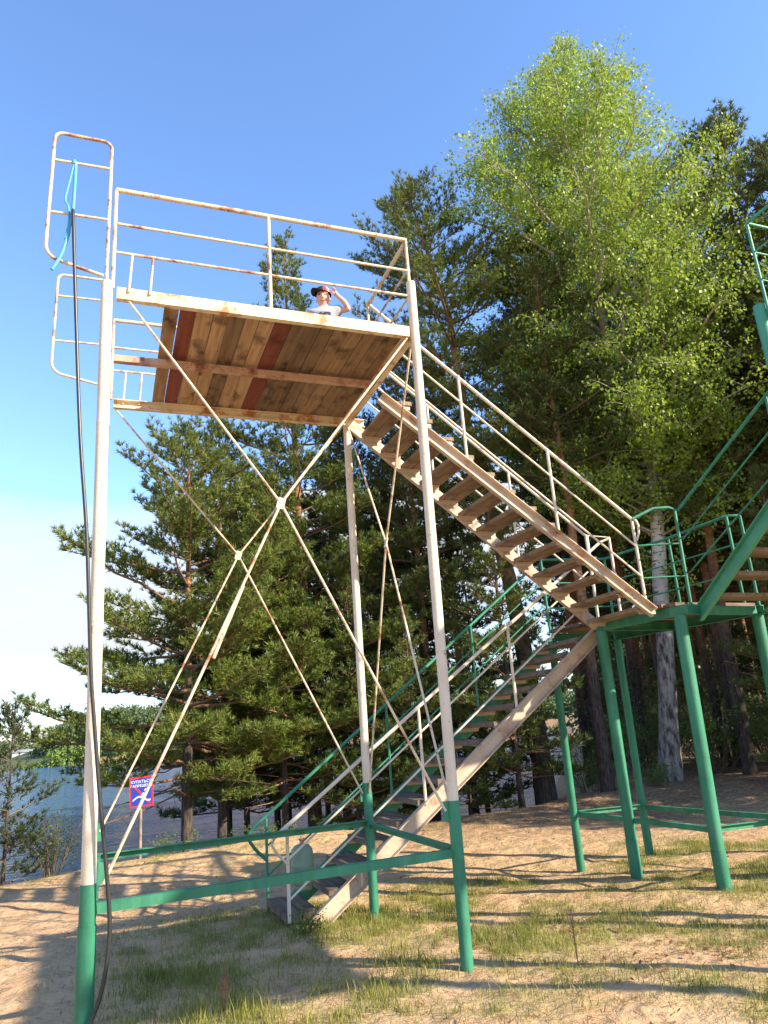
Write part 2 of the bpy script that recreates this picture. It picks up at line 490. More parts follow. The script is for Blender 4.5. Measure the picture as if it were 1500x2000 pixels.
side_frame(BY + .015, -.665, -.15, 6.80, 5.52, 5.36, (6.53, 5.98)).build('side_guard', M['rail'], tower)
for Y, cx in ((FY, 0), (BY, 1)):
    b = MB()
    zt = 6.30
    b.tube([(-.075, Y, 5.34), (-.075, Y, zt)], .016, 8)
    b.tube([(-.075, Y, zt), (BX + .01, Y, zt + .01)], .021, 10)
    b.tube([(-.075, Y, 5.962), (BX + .03, Y, 5.962)], .0125, 8)
    b.tube([(-.075, Y, 5.682), (BX + .01, Y, 5.682)], .0125, 8)
    b.tube([(1.225, Y, 5.33), (1.225, Y, zt)], .018, 8)
    b.tube([(BX + .01, Y, 5.30), (BX + .01, Y, zt + .02)], .017, 8)
    for xx in (.05, .215): b.tube([(xx, Y - .03 if not cx else Y, 5.30), (xx + .02, Y, 5.682)], .0105, 8)
    b.build('guardrail', M['rail'], tower)
b = MB()
for z, r in ((6.29, .021), (5.975, .0115), (5.70, .0115)):
    b.tube([(BX + .01, FY, z), (BX + .01, 6.63, z)], r, 8)
b.tube([(BX + .01, 6.66, 5.33), (BX + .01, 6.66, 6.31)], .017, 8)
b.build('guardrail', M['rail'], tower)

# low green braces: angle iron
def angle(p0, p1, h, w, t, side, mat, name, parent):
    b = MB(); p0, p1 = Vector(p0), Vector(p1); d = (p1 - p0).normalized(); s_ = Vector(side)
    b.bar(p0, p1, t, h)
    o = s_ * (w / 2 + t / 2) + Vector((0, 0, h / 2 - t / 2))
    b.bar(p0 + o, p1 + o, w, t)
    return b.build(name, mat, parent)
angle((-.02, FY, .79), (2.50, FY, .815), .062, .05, .007, (0, 1, 0), M['green'], 'brace', tower)
angle((2.535, FY + .03, .835), (2.55, BY - .03, .835), .062, .05, .007, (-1, 0, 0), M['green'], 'brace', tower)
angle((-.02, BY, .84), (2.51, BY, .855), .062, .05, .007, (0, -1, 0), M['green'], 'brace', tower)
angle((-.06, FY + .03, .80), (-.055, BY - .03, .84), .075, .05, .007, (1, 0, 0), M['green'], 'brace', tower)
for xx, yy, z0, z1 in ((.015, FY, .93, 1.06), (2.475, FY, 1.05, 1.19), (2.50, BY, 1.06, 1.2), (-.01, BY, .97, 1.12)):
    b = MB(); b.bar((xx, yy, z0), (xx, yy, z1), .055, .008, up=(0, 1, 0)); b.build('bracket', M['green'], tower)

def tie(pts, r, name='tie_rod', wrap=None):
    b = MB(); b.tube(pts, r, 7)
    if wrap:
        p, q = Vector(wrap[0]), Vector(wrap[1]); b.tube([p, q], .0145, 8)
    o = b.build(name, M['rail'], tower)
    return o
pf = (1.26, FY, 3.555); pb = (1.262, BY, 3.64); ps = (BX, 6.60, 3.54)
def gus(o, p, up):
    b = MB(); v = Vector(up)
    q = Vector(p)
    b.bar(q - Vector((.012, 0, .044)), q + Vector((.012, 0, .044)), .062, .010, up=up)
    g = b.build('gusset_plate', M['white'], o)
o = tie([(0.0, FY, 5.31), pf, (2.47, FY, 1.12)], .0105); gus(o, pf, (0, 1, 0))
tie([(2.50, FY, 5.22), pf, (0.02, FY, .93)], .0115, wrap=((.945, FY, 2.88), (.72, FY, 2.34)))
o = tie([(-.04, BY, 5.25), pb, (2.50, BY, 1.14)], .0105); gus(o, pb, (0, 1, 0))
tie([(2.50, BY, 5.22), pb, (-.02, BY, 1.05)], .0105)
o = tie([(BX, FY + .06, 5.20), ps, (BX - .01, BY - .05, 1.15)], .0105); gus(o, ps, (1, 0, 0))
tie([(BX, BY - .05, 5.20), ps, (BX - .02, FY + .06, 1.1)], .0105)

# ------------------------------------------------------------------ upper white stair
stair_up = thing('stair_flight', (4.1, 7.05, 2.85), 'upper flight of beige steel stairs climbing from the green landing to the white diving deck', 'stairs')
YN, YF = 6.55, 7.55
sl = -0.757
p_top = lambda x_: 5.2 + sl * (x_ - 2.57) - .075
b = MB(); b.channel((2.59, YN, p_top(2.59)), (5.66, YN, p_top(5.66)), .125, .058, .009, (0, -1, 0)); b.build('stringer', M['stair'], stair_up)
b = MB(); b.channel((2.60, YF, 5.245), (5.66, YF, 5.245 - .800 * 3.06), .125, .058, .009, (0, 1, 0)); b.build('stringer', M['stair'], stair_up)
def tread_bm(mat_y0, mat_y1, depth, th, n=2):
    b = MB(); w = depth / n
    for i in range(n):
        xx = -depth / 2 + w * (i + .5)
        b.bar((xx, mat_y0 + rnd.uniform(-.01, .01), rnd.uniform(-.004, .004)), (xx + rnd.uniform(-.006, .006), mat_y1 + rnd.uniform(-.01, .01), rnd.uniform(-.004, .004)), w - .008, th, jit=.0035)
    return b
def place_tread(parent, x, y, z, depth, th, y0, y1, mat, brk=None):
    b = tread_bm(y0, y1, depth, th); b.v = [(v[0] + x, v[1] + y, v[2] + z) for v in b.v]
    t = b.build('tread', mat, parent, origin=(x, y, z))
    if brk is not None:
        for s_ in (y0 + .028, y1 - .028):
            c = MB()
            c.bar((x - depth / 2 + .01, y + s_, z - th / 2 - .007), (x + depth / 2 - .02, y + s_, z - th / 2 - .007), .045, .007)
            yo = s_ + (.018 if s_ > 0 else -.018)
            c.bar((x - depth / 2 + .01, y + yo, z - th / 2 - .030), (x + depth / 2 - .02, y + yo, z - th / 2 - .030), .006, .038)
            c.build('bracket', brk, t)
    return t
for k in range(13):
    place_tread(stair_up, 2.84 + .2325 * k, 7.05, 5.092 - .1870 * k, .265, .042, -.465, .47, M['tread'], M['stair'])
zr = lambda x_: 6.27 - .789 * (x_ - 2.58)
b = MB()
b.tube([(2.58, 6.61, 6.27), (5.61, 6.56, 3.87)], .020, 10)
for dz in (-.33, -.68): b.tube([(2.70, 6.58, zr(2.70) + dz), (5.61, 6.56, zr(5.61) + dz)], .0115, 8)
for xx in (3.565, 4.60, 5.615): b.tube([(xx, 6.57, p_top(xx) + .05), (xx, 6.57, zr(xx) + .0)], .017, 8)
b.tube([(5.615, 6.55, 3.87), (5.655, 6.55, 3.86), (5.68, 6.55, 3.80), (5.665, 6.55, 3.70), (5.62, 6.55, 3.62)], .013, 8)
b.build('handrail', M['white'], stair_up)
b = MB(); zf = lambda x_: 5.97 - .792 * (x_ - 3.14)
b.tube([(2.60, 7.56, zf(2.60)), (5.70, 7.56, zf(5.70))], .018, 10)
for dz in (-.33, -.66): b.tube([(2.66, 7.56, zf(2.66) + dz), (5.69, 7.56, zf(5.69) + dz)], .0115, 8)
for xx in (3.62, 4.665, 5.69): b.tube([(xx, 7.56, 5.245 - .8 * (xx - 2.6) + .05), (xx, 7.56, zf(xx))], .016, 8)
b.build('handrail', M['white'], stair_up)

# ------------------------------------------------------------------ lower stair
stair_lo = thing('stair_flight', (3.9, 8.25, 0), 'lower flight of stairs with dark weathered treads rising from the grass to the green landing', 'stairs')
YL0, YL1 = 7.76, 8.76
zl = lambda x_: 0.035 + .727 * (x_ - 2.07)
b = MB(); b.channel((1.97, YL0, zl(1.97)), (5.80, YL0, zl(5.80)), .165, .065, .010, (0, -1, 0)); b.build('stringer', M['stair'], stair_lo)
b = MB(); b.channel((2.03, YL1, zl(2.03)), (5.80, YL1, zl(5.80)), .17, .06, .010, (0, 1, 0)); b.build('stringer', M['green'], stair_lo)
for k in range(14):
    z = .23 + .187 * k
    place_tread(stair_lo, 2.07 + z / .727 - .10, 8.26, z, .30, .058, -.475, .48, M['tread_old'], M['stair'])
b = MB(); b.bar((1.78, 7.80, .05), (1.78, 8.72, .05), .16, .07, jit=.006); b.bar((1.96, 7.80, .055), (1.96, 8.72, .05), .16, .07, jit=.006)
b.build('bottom_board', M['tread_old'], stair_lo)
b = MB()
zh = lambda x_: .905 + .708 * (x_ - 1.738)
b.tube([(1.58, 7.75, zh(1.58)), (6.02, 7.70, zh(6.02) - .02), (6.12, 7.66, 3.95)], .020, 10)
b.tube([(1.725, 7.75, .587), (5.78, 7.75, 3.52)], .0115, 8); b.tube([(1.725, 7.75, .224), (5.55, 7.75, 3.02)], .0115, 8)
for xx in (1.728, 3.25, 4.50): b.tube([(xx, 7.75, 0.03 if xx < 2 else zl(xx) + .06), (xx, 7.75, zh(xx))], .018, 8)
b.tube([(1.60, 7.75, .80), (1.57, 7.75, .74), (1.62, 7.75, .66), (1.728, 7.75, .55)], .014, 8)
b.build('handrail', M['white'], stair_lo)
b = MB(); zg = lambda x_: .912 + .745 * (x_ - 1.722)
b.tube([(1.722, 8.77, .46), (1.60, 8.77, .58), (1.53, 8.77, .68), (1.535, 8.77, .765), (1.60, 8.77, .825), (1.722, 8.77, zg(1.722)), (5.62, 8.77, zg(5.62))], .019, 10)
b.tube([(1.722, 8.77, .60), (5.70, 8.77, .60 + .745 * 3.98)], .0105, 8); b.tube([(1.722, 8.77, .30), (5.70, 8.77, .30 + .74 * 3.98)], .0105, 8)
for xx in (1.722, 3.25, 4.53): b.tube([(xx, 8.77, -.1 if xx < 2 else zl(xx) + .06), (xx, 8.77, zg(xx))], .016, 8)
b.build('handrail', M['green'], stair_lo)

# ------------------------------------------------------------------ green landing
land = thing('landing', (6.4, 7.5, 0), 'green steel landing with plank floor where the two stair flights meet, on five round legs', 'landing')
P4, P2, P1, P3, P5 = (5.93, 6.44), (5.735, 7.60), (5.60, 8.52), (6.765, 8.64), (7.20, 6.56)
for (bx_, by_), tp, r in (((5.84, 6.42), P4, .068), ((5.69, 7.585), P2, .064), ((5.58, 8.52), P1, .049), ((6.735, 8.64), P3, .051), ((7.12, 6.55), P5, .066)):
    b = MB(); z0 = gz(bx_, by_)
    q = [Vector((bx_, by_, z0 - .3)), Vector((bx_, by_, .35)), Vector((bx_ + (tp[0] - bx_) * .4, by_ + (tp[1] - by_) * .4, 1.25)), Vector((tp[0], tp[1], 2.73))]
    b.tube(q[:2], r * 1.06, 20); b.tube(q[1:], r, 20)
    b.tube([q[2] - Vector((0, 0, .008)), q[2] + Vector((0, 0, .008))], r * 1.03, 20)
    b.build('leg', M['green'], land)
def v3(p, z): return Vector((p[0], p[1], z))
b = MB()
wdir = (v3(P1, 0) - v3(P4, 0)).normalized()
b.channel(v3(P4, 2.79) - wdir * .12, v3(P2, 2.79) + wdir * .12, .11, .06, .008, (1, 0, 0))
b.channel(v3(P5, 2.79) - wdir * .10, v3(P3, 2.79) + wdir * .05, .11, .06, .008, (-1, 0, 0))
b.channel(v3(P4, 2.785) + Vector((.07, -.07, 0)), v3(P5, 2.785) + Vector((-.07, -.07, 0)), .10, .05, .008, (0, 1, 0))
b.channel(v3(P1, 2.785) + Vector((.07, .04, 0)), v3(P3, 2.785) + Vector((-.07, .04, 0)), .10, .05, .008, (0, -1, 0))
b.channel(v3(P2, 2.785) + Vector((.08, .0, 0)), (6.92, 7.72, 2.785), .10, .05, .008, (0, -1, 0))
b.build('beam', M['green'], land)
b = MB()
n = 14
for i in range(n):
    t = (i + .5) / n
    a = v3(P4, 0).lerp(v3(P1, 0), t); e = v3(P5, 0).lerp(v3(P3, 0), t)
    a.x += rnd.uniform(-.09, .02); e.x += rnd.uniform(-.02, .06)
    a.z = e.z = 2.868 + rnd.uniform(-.004, .006)
    b.bar(a, e, .135, .042, jit=.004)
b.build('plank_floor', wood('landing_board', (0.12, 0.075, 0.045), (0.26, 0.18, 0.11), (0.06, 0.04, 0.025), grain=(1.6, 26, 26)), land)
for p, q, h in (((5.63, 8.5, .575), (6.76, 8.62, .535), .06), ((5.62, 8.47, .565), (5.84, 6.46, .535), .055), ((6.76, 8.60, .52), (7.13, 6.6, .50), .055), ((5.90, 6.42, .545), (7.10, 6.56, .50), .06)):
    angle(p, q, h, .045, .007, (0, -.7, 0) if abs(p[1] - q[1]) < 1 else (.7, 0, 0), M['green'], 'brace', land)
b = MB()
zt = 3.92
N_, E_ = v3(P1, 0), v3(P3, 0)
b.tube([v3(P1, 3.86), v3(P3, 3.92), v3(P3, 3.92).lerp(v3(P5, 3.96), .5), v3(P5, 3.97) + Vector((-.12, .02, 0)), v3(P5, 3.975) + Vector((.06, 0, 0))], .019, 10)
for dz in (.33, .68):
    b.tube([v3(P1, 3.86 - dz), v3(P3, 3.90 - dz), v3(P5, 3.96 - dz)], .0105, 8)
for p, q in ((P1, 3.86), (P3, 3.92), ((7.0, 7.55), 3.945), ((7.06, 6.58), 3.96), ((7.25, 6.55), 3.97)):
    b.tube([v3(p, 2.84), v3(p, q)], .019, 8)
b.tube([(6.11, 6.43, 2.84), (6.125, 6.42, 3.965), (6.06, 6.44, 3.995), (5.89, 6.50, 3.995), (5.60, 6.55, 3.87)], .019, 10)
for z in (3.56, 3.18): b.tube([(6.12, 6.42, z), (5.62, 6.56, z)], .010, 8)
b.build('guardrail', M['green'], land)
b = MB(); b.tube([(6.12, 7.66, 2.86), (6.125, 7.66, 3.965), (5.74, 7.60, 3.965), (5.70, 7.58, 2.86)], .019, 8)
b.tube([(6.12, 7.66, 3.42), (5.71, 7.59, 3.42)], .011, 8)
b.build('newel_rail', M['white'], land)

# ------------------------------------------------------------------ green stair and second tower at the right edge
stair_g = thing('stair_flight', (6.7, 5.6, 2.85), 'light green steel stair rising from the landing towards the right edge of the picture', 'stairs')
SG = .70
YT = 2.62
zsg = lambda y_: 2.735 + SG * (6.40 - y_)
for X, sd in ((6.20, -1), (7.22, 1)):
    b = MB(); b.channel((X, 6.42, zsg(6.42)), (X, YT, zsg(YT)), .15, .06, .009, (sd, 0, 0)); b.build('stringer', M['green_light'], stair_g)
for k in range(13):
    y = 6.26 - .27 * k; z = zsg(y) + .07
    b = MB()
    for i in (-1, 1): b.bar((6.225, y + i * .07, z + rnd.uniform(-.003, .003)), (7.20, y + i * .07, z), .13, .045, jit=.003)
    b.build('tread', M['tread'], stair_g, origin=(6.7, y, z))
b = MB()
for z0, z1, r in ((3.965, 6.42, .018), (3.62, 6.05, .010), (3.22, 5.7, .010)):
    b.tube([(6.19, 6.44, z0), (6.19, 4.9, z0 + .80), (6.19, YT, z1)], r, 8)
for y in (4.96, YT + .05): b.tube([(6.19, y, zsg(y)), (6.19, y, zsg(y) + .98)], .016, 8)
b.build('handrail', M['green'], stair_g)

gt = thing('green_tower', (7.6, 1.9, 0), 'second green tower at the right edge, only its post top and guardrail in view', 'tower')
ZG, ZB = 6.30, 5.40
for p, zt in (((7.40, 5.72), ZG + .14), ((9.6, 5.72), ZG + .14), ((7.4, 3.4), ZG), ((9.6, 3.4), ZG), ((6.3, 1.95), ZB - .05), ((8.35, 1.95), ZB - .05), ((6.3, -.85), ZB - .05), ((8.35, -.85), ZB - .05)):
    b = MB(); b.tube([v3(p, -.3), v3(p, zt)], .075, 18); b.build('post', M['green_light'], gt)
b = MB()
for X in (7.4, 9.6): b.channel((X, 3.35, ZG), (X, 5.66, ZG), .11, .06, .008, (1 if X < 8 else -1, 0, 0))
for y in (3.4, 5.70): b.channel((7.47, y, ZG - .115), (9.53, y, ZG - .115), .10, .05, .008, (0, 1, 0))
for X in (6.25, 8.4): b.channel((X, -.9, ZB), (X, 2.58, ZB), .11, .06, .008, (1 if X < 7 else -1, 0, 0))
b.channel((8.4, 2.6, ZB), (8.4, 3.4, ZG - .2), .10, .05, .008, (-1, 0, 0))
for y in (-.85, 1.95, 2.58): b.channel((6.32, y, ZB - .115), (8.33, y, ZB - .115), .10, .05, .008, (0, 1, 0))
b.build('beam', M['green'], gt)
b = MB()
for k in range(24):
    y = -.93 + .147 * k
    if 2.03 < y < 2.2: continue
    b.bar((6.2, y + .07, ZB + .078), (8.45, y + .07, ZB + .078), .141, .04, jit=.003)
b.build('plank_floor', M['plank'], gt)
b = MB()
for z, r in ((1.28, .020), (.85, .012), (.45, .012)):
    b.tube([(7.41, 3.4, ZG + z), (7.41, 5.62, ZG + z)], r, 8)
    b.tube([(7.41, 5.62, ZG + z), (9.6, 5.62, ZG + z)], r, 8)
for p in ((7.41, 5.62), (9.6, 5.62), (7.41, 3.4)): b.tube([v3(p, ZG), v3(p, ZG + 1.28)], .019, 8)
b.build('guardrail', M['green_light'], gt)
b = MB()
for z, r in ((1.0, .020),):
    b.tube([(8.42, 2.5, ZB + z), (8.42, -.88, ZB + z), (6.25, -.88, ZB + z), (6.25, 1.6, ZB + z)], r, 8)
for p in ((8.42, 2.5), (8.42, .8), (8.42, -.88), (6.25, -.88), (6.25, 1.6)): b.tube([v3(p, ZB), v3(p, ZB + 1.0)], .019, 8)
b.build('guardrail', M['green_light'], gt)

# ------------------------------------------------------------------ hose and strap
m = Mat('black_rubber'); m.color(m.mix(m.noise(30, 3), (0.012, 0.013, 0.014), (0.04, 0.042, 0.045))).rough(0.38); M['rubber'] = m.m
m = Mat('blue_strap'); m.color(m.mix(m.noise(20, 3), (0.06, 0.30, 0.52), (0.10, 0.40, 0.62))).rough(0.55); M['strap'] = m.m
def spline(pts, n=6):
    pts = [Vector(p) for p in pts]; out = []
    P = [pts[0]] + pts + [pts[-1]]
    for i in range(1, len(P) - 2):
        for k in range(n):
            t = k / n; a, b_, c_, d_ = P[i - 1], P[i], P[i + 1], P[i + 2]
            out.append(.5 * ((2 * b_) + (c_ - a) * t + (2 * a - 5 * b_ + 4 * c_ - d_) * t * t + (3 * b_ - a - 3 * c_ + d_) * t ** 3))
    out.append(pts[-1]); return out
HY = 5.42
b = MB(); b.tube(spline([(-.40, HY + .03, 5.98), (-.39, HY, 5.86), (-.335, HY, 5.07), (-.255, HY, 4.0), (-.175, HY, 3.21), (-.112, HY, 2.31), (-.078, HY, 1.97), (-.02, HY, 1.45), (.055, HY, .84), (.064, HY, .58), (.03, HY, .34), (-.02, HY, .20), (-.06, HY - .03, .14)]), .0135, 10)
tag(b.build('hose', M['rubber']), 'black rubber hose hanging from the left guard down along the front left white post', 'hose')
b = MB()
b.tube(spline([(-.41, FY - .05, 6.44), (-.412, FY - .03, 6.495), (-.405, FY + .01, 6.50), (-.40, FY - .045, 6.40)]), .013, 8)
b.tube(spline([(-.40, FY - .045, 6.45), (-.398, FY - .05, 6.15), (-.405, FY - .05, 5.90), (-.44, FY - .05, 5.66), (-.475, FY - .05, 5.52), (-.525, FY - .05, 5.40)]), .014, 8)
b.tube(spline([(-.412, FY - .045, 6.46), (-.44, FY - .05, 6.25), (-.462, FY - .05, 6.08), (-.44, FY - .055, 6.02), (-.43, FY - .05, 5.97), (-.425, FY - .05, 5.85), (-.445, FY - .05, 5.70)]), .009, 8)
tag(b.build('strap', M['strap']), 'light blue flat strap tied over the upper left guard frame', 'strap')

# ------------------------------------------------------------------ gas cylinder on the lowest tread
gc = thing('gas_cylinder', (1.93, 7.98, .265), 'worn pale green gas cylinder standing on the lowest tread of the stairs', 'gas cylinder')
gm = painted('cylinder_paint', (0.22, 0.34, 0.24), rust=(0.20, 0.11, 0.06), lo=0.54, hi=0.68, fine=0.68, var=0.3)
b = MB(); b.lathe([(0, .02), (.075, .022), (.108, .06), (.115, .11), (.115, .215), (.1165, .218), (.1165, .228), (.115, .231), (.115, .32), (.105, .375), (.075, .41), (.03, .425), (0, .426)], (1.93, 7.98, .265), 28); b.build('body', gm, gc)
b = MB(); b.lathe([(.085, 0), (.088, 0), (.088, .045), (.085, .045)], (1.93, 7.98, .265), 24); b.build('foot_ring', gm, gc)
b = MB(); b.lathe([(.022, 0), (.022, .03), (.014, .032), (.014, .07), (0, .07)], (1.93, 7.98, .69), 14); b.tube([(1.90, 7.95, .735), (1.96, 8.01, .735)], .01, 8); b.build('valve', M['beam_rust'], gc)

# ------------------------------------------------------------------ warning sign
SP = (0.62, 14.30); sg_z = gz(*SP)
sign = thing('warning_sign', (SP[0], SP[1], sg_z), 'blue and red no swimming sign on a grey wooden stake by the lake', 'sign')
b = MB(); b.tube([(SP[0] + .01, SP[1] + .03, sg_z - .3), (SP[0] - .005, SP[1] + .03, 1.2)], [.028, .024], 10); b.build('stake', M['stick'], sign)
# panel axes: facing the camera side, slightly tilted
pu = Vector((.985, -.17, .05)).normalized(); pn = Vector((-.17, -.985, 0)).normalized(); pv = pn.cross(pu) * -1
if pv.z < 0: pv = -pv
pc = Vector((SP[0] + .005, SP[1] - .012, 1.015))
def pmat(name, c_, rg=.45):
    m = Mat(name); m.color(m.mix(m.noise(9, 3), [x * .85 for x in c_], c_)).rough(rg); return m.m
M['sred'], M['sblue'], M['swhite'] = pmat('sign_red', (.62, .03, .045)), pmat('sign_blue', (.015, .05, .42)), pmat('sign_white', (.8, .82, .85))
def slab(cx, cy, w, h, z, mat, name, rot=0):
    b = MB(); ca, sa = math.cos(rot), math.sin(rot); vs = []
    for d in (0, .003):
        for a, e in ((-1, -1), (1, -1), (1, 1), (-1, 1)):
            x_, y_ = a * w / 2, e * h / 2
            vs.append(pc + pu * (cx + x_ * ca - y_ * sa) + pv * (cy + x_ * sa + y_ * ca) + pn * (z + d))
    b.add(vs, [(3, 2, 1, 0), (4, 5, 6, 7), (0, 1, 5, 4), (1, 2, 6, 5), (2, 3, 7, 6), (3, 0, 4, 7)])
    return b.build(name, mat, sign)
slab(0, 0, .40, .50, 0, M['sred'], 'panel')
slab(0, 0, .342, .442, .0035, M['sblue'], 'blue_field')
slab(.01, -.055, .40, .036, .007, M['sred'], 'prohibition_bar', -.86)
def text_mesh(s_, size, cx, cy, z, name):
    cu = bpy.data.curves.new(name, 'FONT'); cu.body = s_; cu.size = size; cu.align_x = 'CENTER'; cu.align_y = 'CENTER'; cu.extrude = .0012; cu.offset = .0006
    to = bpy.data.objects.new(name, cu); col.objects.link(to)
    dg = bpy.context.evaluated_depsgraph_get(); me_ = bpy.data.meshes.new_from_object(to.evaluated_get(dg))
    bpy.data.objects.remove(to); me_.materials.clear(); me_.materials.append(M['swhite'])
    for v in me_.vertices:
        p = pc + pu * (cx + v.co.x) + pv * (cy + v.co.y) + pn * (z + v.co.z); v.co = p - Vector((SP[0], SP[1], sg_z))
    me_.update(); return link(name, me_, sign)
text_mesh('КУПАТЬСЯ', .066, 0, .165, .010, 'lettering')
text_mesh('ЗАПРЕЩЕНО', .058, 0, .098, .010, 'lettering')
def shape(pts, z, name, mat):
    b = MB(); k = len(pts)
    vs = [pc + pu * x_ + pv * y_ + pn * z for x_, y_ in pts] + [pc + pu * x_ + pv * y_ + pn * (z + .003) for x_, y_ in pts]
    b.add(vs, [tuple(reversed(range(k))), tuple(range(k, 2 * k))] + [(i, (i + 1) % k, k + (i + 1) % k, k + i) for i in range(k)])
    return b.build(name, mat, sign)
shape([(.075 + .026 * math.cos(a), .02 + .026 * math.sin(a)) for a in np.linspace(0, 6.28, 13)[:-1]], .0105, 'swimmer', M['swhite'])
shape([(-.01, -.06), (.03, -.015), (.055, -.02), (.03, -.06), (.075, -.10), (.02, -.115), (-.03, -.10)], .0105, 'swimmer', M['swhite'])
wave = [(-.15 + .3 * i / 14, -.115 + .035 * math.sin(i / 14 * 6.0 - .6)) for i in range(15)]
shape([(x_, y_ + .013) for x_, y_ in wave] + [(x_, y_ - .013) for x_, y_ in reversed(wave)], .0112, 'wave', M['swhite'])

# ------------------------------------------------------------------ child on the deck
def skinned(name, nodes, edges, mat, parent, sub=2, root=0, origin=(0, 0, 0)):
    me_ = bpy.data.meshes.new(name)
    me_.from_pydata([tuple(Vector(n_[:3]) - Vector(origin)) for n_ in nodes], edges, [])
    o_ = bpy.data.objects.new(name, me_); col.objects.link(o_)
    sm = o_.modifiers.new('skin', 'SKIN'); sm.use_smooth_shade = True
    sd = o_.modifiers.new('sub', 'SUBSURF'); sd.levels = sub; sd.render_levels = sub
    sv = me_.skin_vertices[0].data
    for i, n_ in enumerate(nodes):
        sv[i].radius = (n_[3], n_[4] if len(n_) > 4 else n_[3]); sv[i].use_root = (i == root)
    dg = bpy.context.evaluated_depsgraph_get(); dg.update()
    em = bpy.data.meshes.new_from_object(o_.evaluated_get(dg)); bpy.data.objects.remove(o_)
    em.name = name; em.materials.clear(); em.materials.append(mat)
    for p_ in em.polygons: p_.use_smooth = True
    r = bpy.data.objects.new(name, em); col.objects.link(r)
    if parent is not None: r.parent = parent; r.location = Vector(origin) - parent_world(parent)
    return r
kx, ky, kz = 2.20, 7.10, 5.378
kid = thing('person', (kx, ky, kz), 'child in grey printed T shirt and dark red cap, one hand raised to the head', 'person')
m = Mat('skin'); m.color(m.mix(m.noise(25, 3), (0.60, 0.33, 0.22), (0.70, 0.42, 0.30))).rough(.5); m.b.inputs['Subsurface Weight'].default_value = .1; M['skin'] = m.m
# local frame: facing the camera: front f, child's left side l (image right)
fv = Vector((-.36, -.93, 0)).normalized(); lv = Vector((.93, -.36, 0)).normalized()
def L(l_, f_, z_): 
    p = Vector((kx, ky, kz)) + lv * l_ + fv * f_; return (p.x, p.y, kz + z_)
hz = 1.235      # head centre height
nodes = [(*L(0, 0, .66), .10, .085), (*L(0, 0, .80), .095, .075), (*L(0, .005, .93), .105, .08), (*L(0, 0, 1.05), .09, .065), (*L(0, .005, 1.11), .045, .045),
         (*L(0, .014, 1.155), .066, .068), (*L(0, .015, 1.205), .086, .088), (*L(0, .005, 1.265), .086, .092), (*L(0, 0, 1.325), .055, .065)]
edges = [(i, i + 1) for i in range(8)]
def chain(start, pts):
    prev = start
    for p_ in pts:
        nodes.append(p_); edges.append((prev, len(nodes) - 1)); prev = len(nodes) - 1
    return prev
for s_ in (-1, 1):
    chain(0, [(*L(s_ * .075, 0, .56), .072), (*L(s_ * .08, .02, .33), .05), (*L(s_ * .082, -.01, .18), .045), (*L(s_ * .085, 0, .06), .030), (*L(s_ * .095, .11, .03), .026)])
# right arm hangs, left arm bent up with the hand at the cap
ra = chain(3, [(*L(-.15, 0, 1.04), .046), (*L(-.175, .0, .83), .034), (*L(-.185, .05, .64), .024), (*L(-.185, .075, .575), .026, .016)])
for j in range(4): chain(ra, [(*L(-.195 + .013 * j, .088 + .004 * j, .535), .0082), (*L(-.195 + .013 * j, .10 + .003 * j, .50 + .004 * abs(j - 1)), .007)])
chain(ra, [(*L(-.16, .095, .565), .009), (*L(-.15, .11, .535), .008)])
la = chain(3, [(*L(.15, .0, 1.06), .047), (*L(.23, .02, 1.05), .041), (*L(.30, .035, 1.035), .037), (*L(.24, .06, 1.135), .033), (*L(.168, .08, 1.205), .024), (*L(.148, .085, 1.238), .028, .017)])
for j in range(4): chain(la, [(*L(.136 + .004 * j, .068 + .015 * j, 1.275 - .003 * abs(j - 1.4)), .0095), (*L(.116 + .003 * j, .062 + .016 * j, 1.306 - .005 * abs(j - 1.4)), .008)])
chain(la, [(*L(.132, .105, 1.215), .0105), (*L(.118, .115, 1.240), .009)])
body = skinned('body', nodes, edges, M['skin'], kid, 2, 0, (kx, ky, kz))
m = Mat('grey_tee')
pat = m.noise(16, 4, .65, (1, 1, 2.4)); zc_ = m.n.new('ShaderNodeSeparateXYZ'); m.l.new(m.tc.outputs['Object'], zc_.inputs[0])
band = m.math('MULTIPLY', m.ramp(zc_.outputs['Z'], [(0.80, 0), (0.83, 1), (1.035, 1), (1.05, 0)]), m.ramp(m.math('ABSOLUTE', m.math('ADD', m.math('MULTIPLY', zc_.outputs['X'], .93), m.math('MULTIPLY', zc_.outputs['Y'], -.36))), [(.075, 1), (.095, 0)]))
m.color(m.mix(m.math('MULTIPLY', band, m.ramp(pat, [(.47, 0), (.50, 1)])), (0.36, 0.37, 0.40), (0.03, 0.035, 0.05))).rough(.85); M['tee'] = m.m
tn = [(*L(0, 0, .64), .118, .10), (*L(0, 0, .80), .115, .093), (*L(0, .005, .93), .122, .096), (*L(0, 0, 1.05), .105, .08), (*L(0, .002, 1.095), .058, .055),
      (*L(-.15, 0, 1.035), .066), (*L(-.185, 0, .91), .060), (*L(.15, 0, 1.055), .066), (*L(.225, .015, 1.075), .060)]
skinned('t_shirt', tn, [(0, 1), (1, 2), (2, 3), (3, 4), (3, 5), (5, 6), (3, 7), (7, 8)], M['tee'], kid, 2, 0, (kx, ky, kz))
m = Mat('dark_shorts'); m.color(m.mix(m.noise(40, 3), (.02, .025, .04), (.04, .045, .06))).rough(.9)
skinned('shorts', [(*L(0, 0, .67), .112, .098), (*L(.075, 0, .56), .088), (*L(.082, .012, .40), .078), (*L(-.075, 0, .56), .088), (*L(-.082, .012, .40), .078)], [(0, 1), (1, 2), (0, 3), (3, 4)], m.m, kid, 2, 0, (kx, ky, kz))
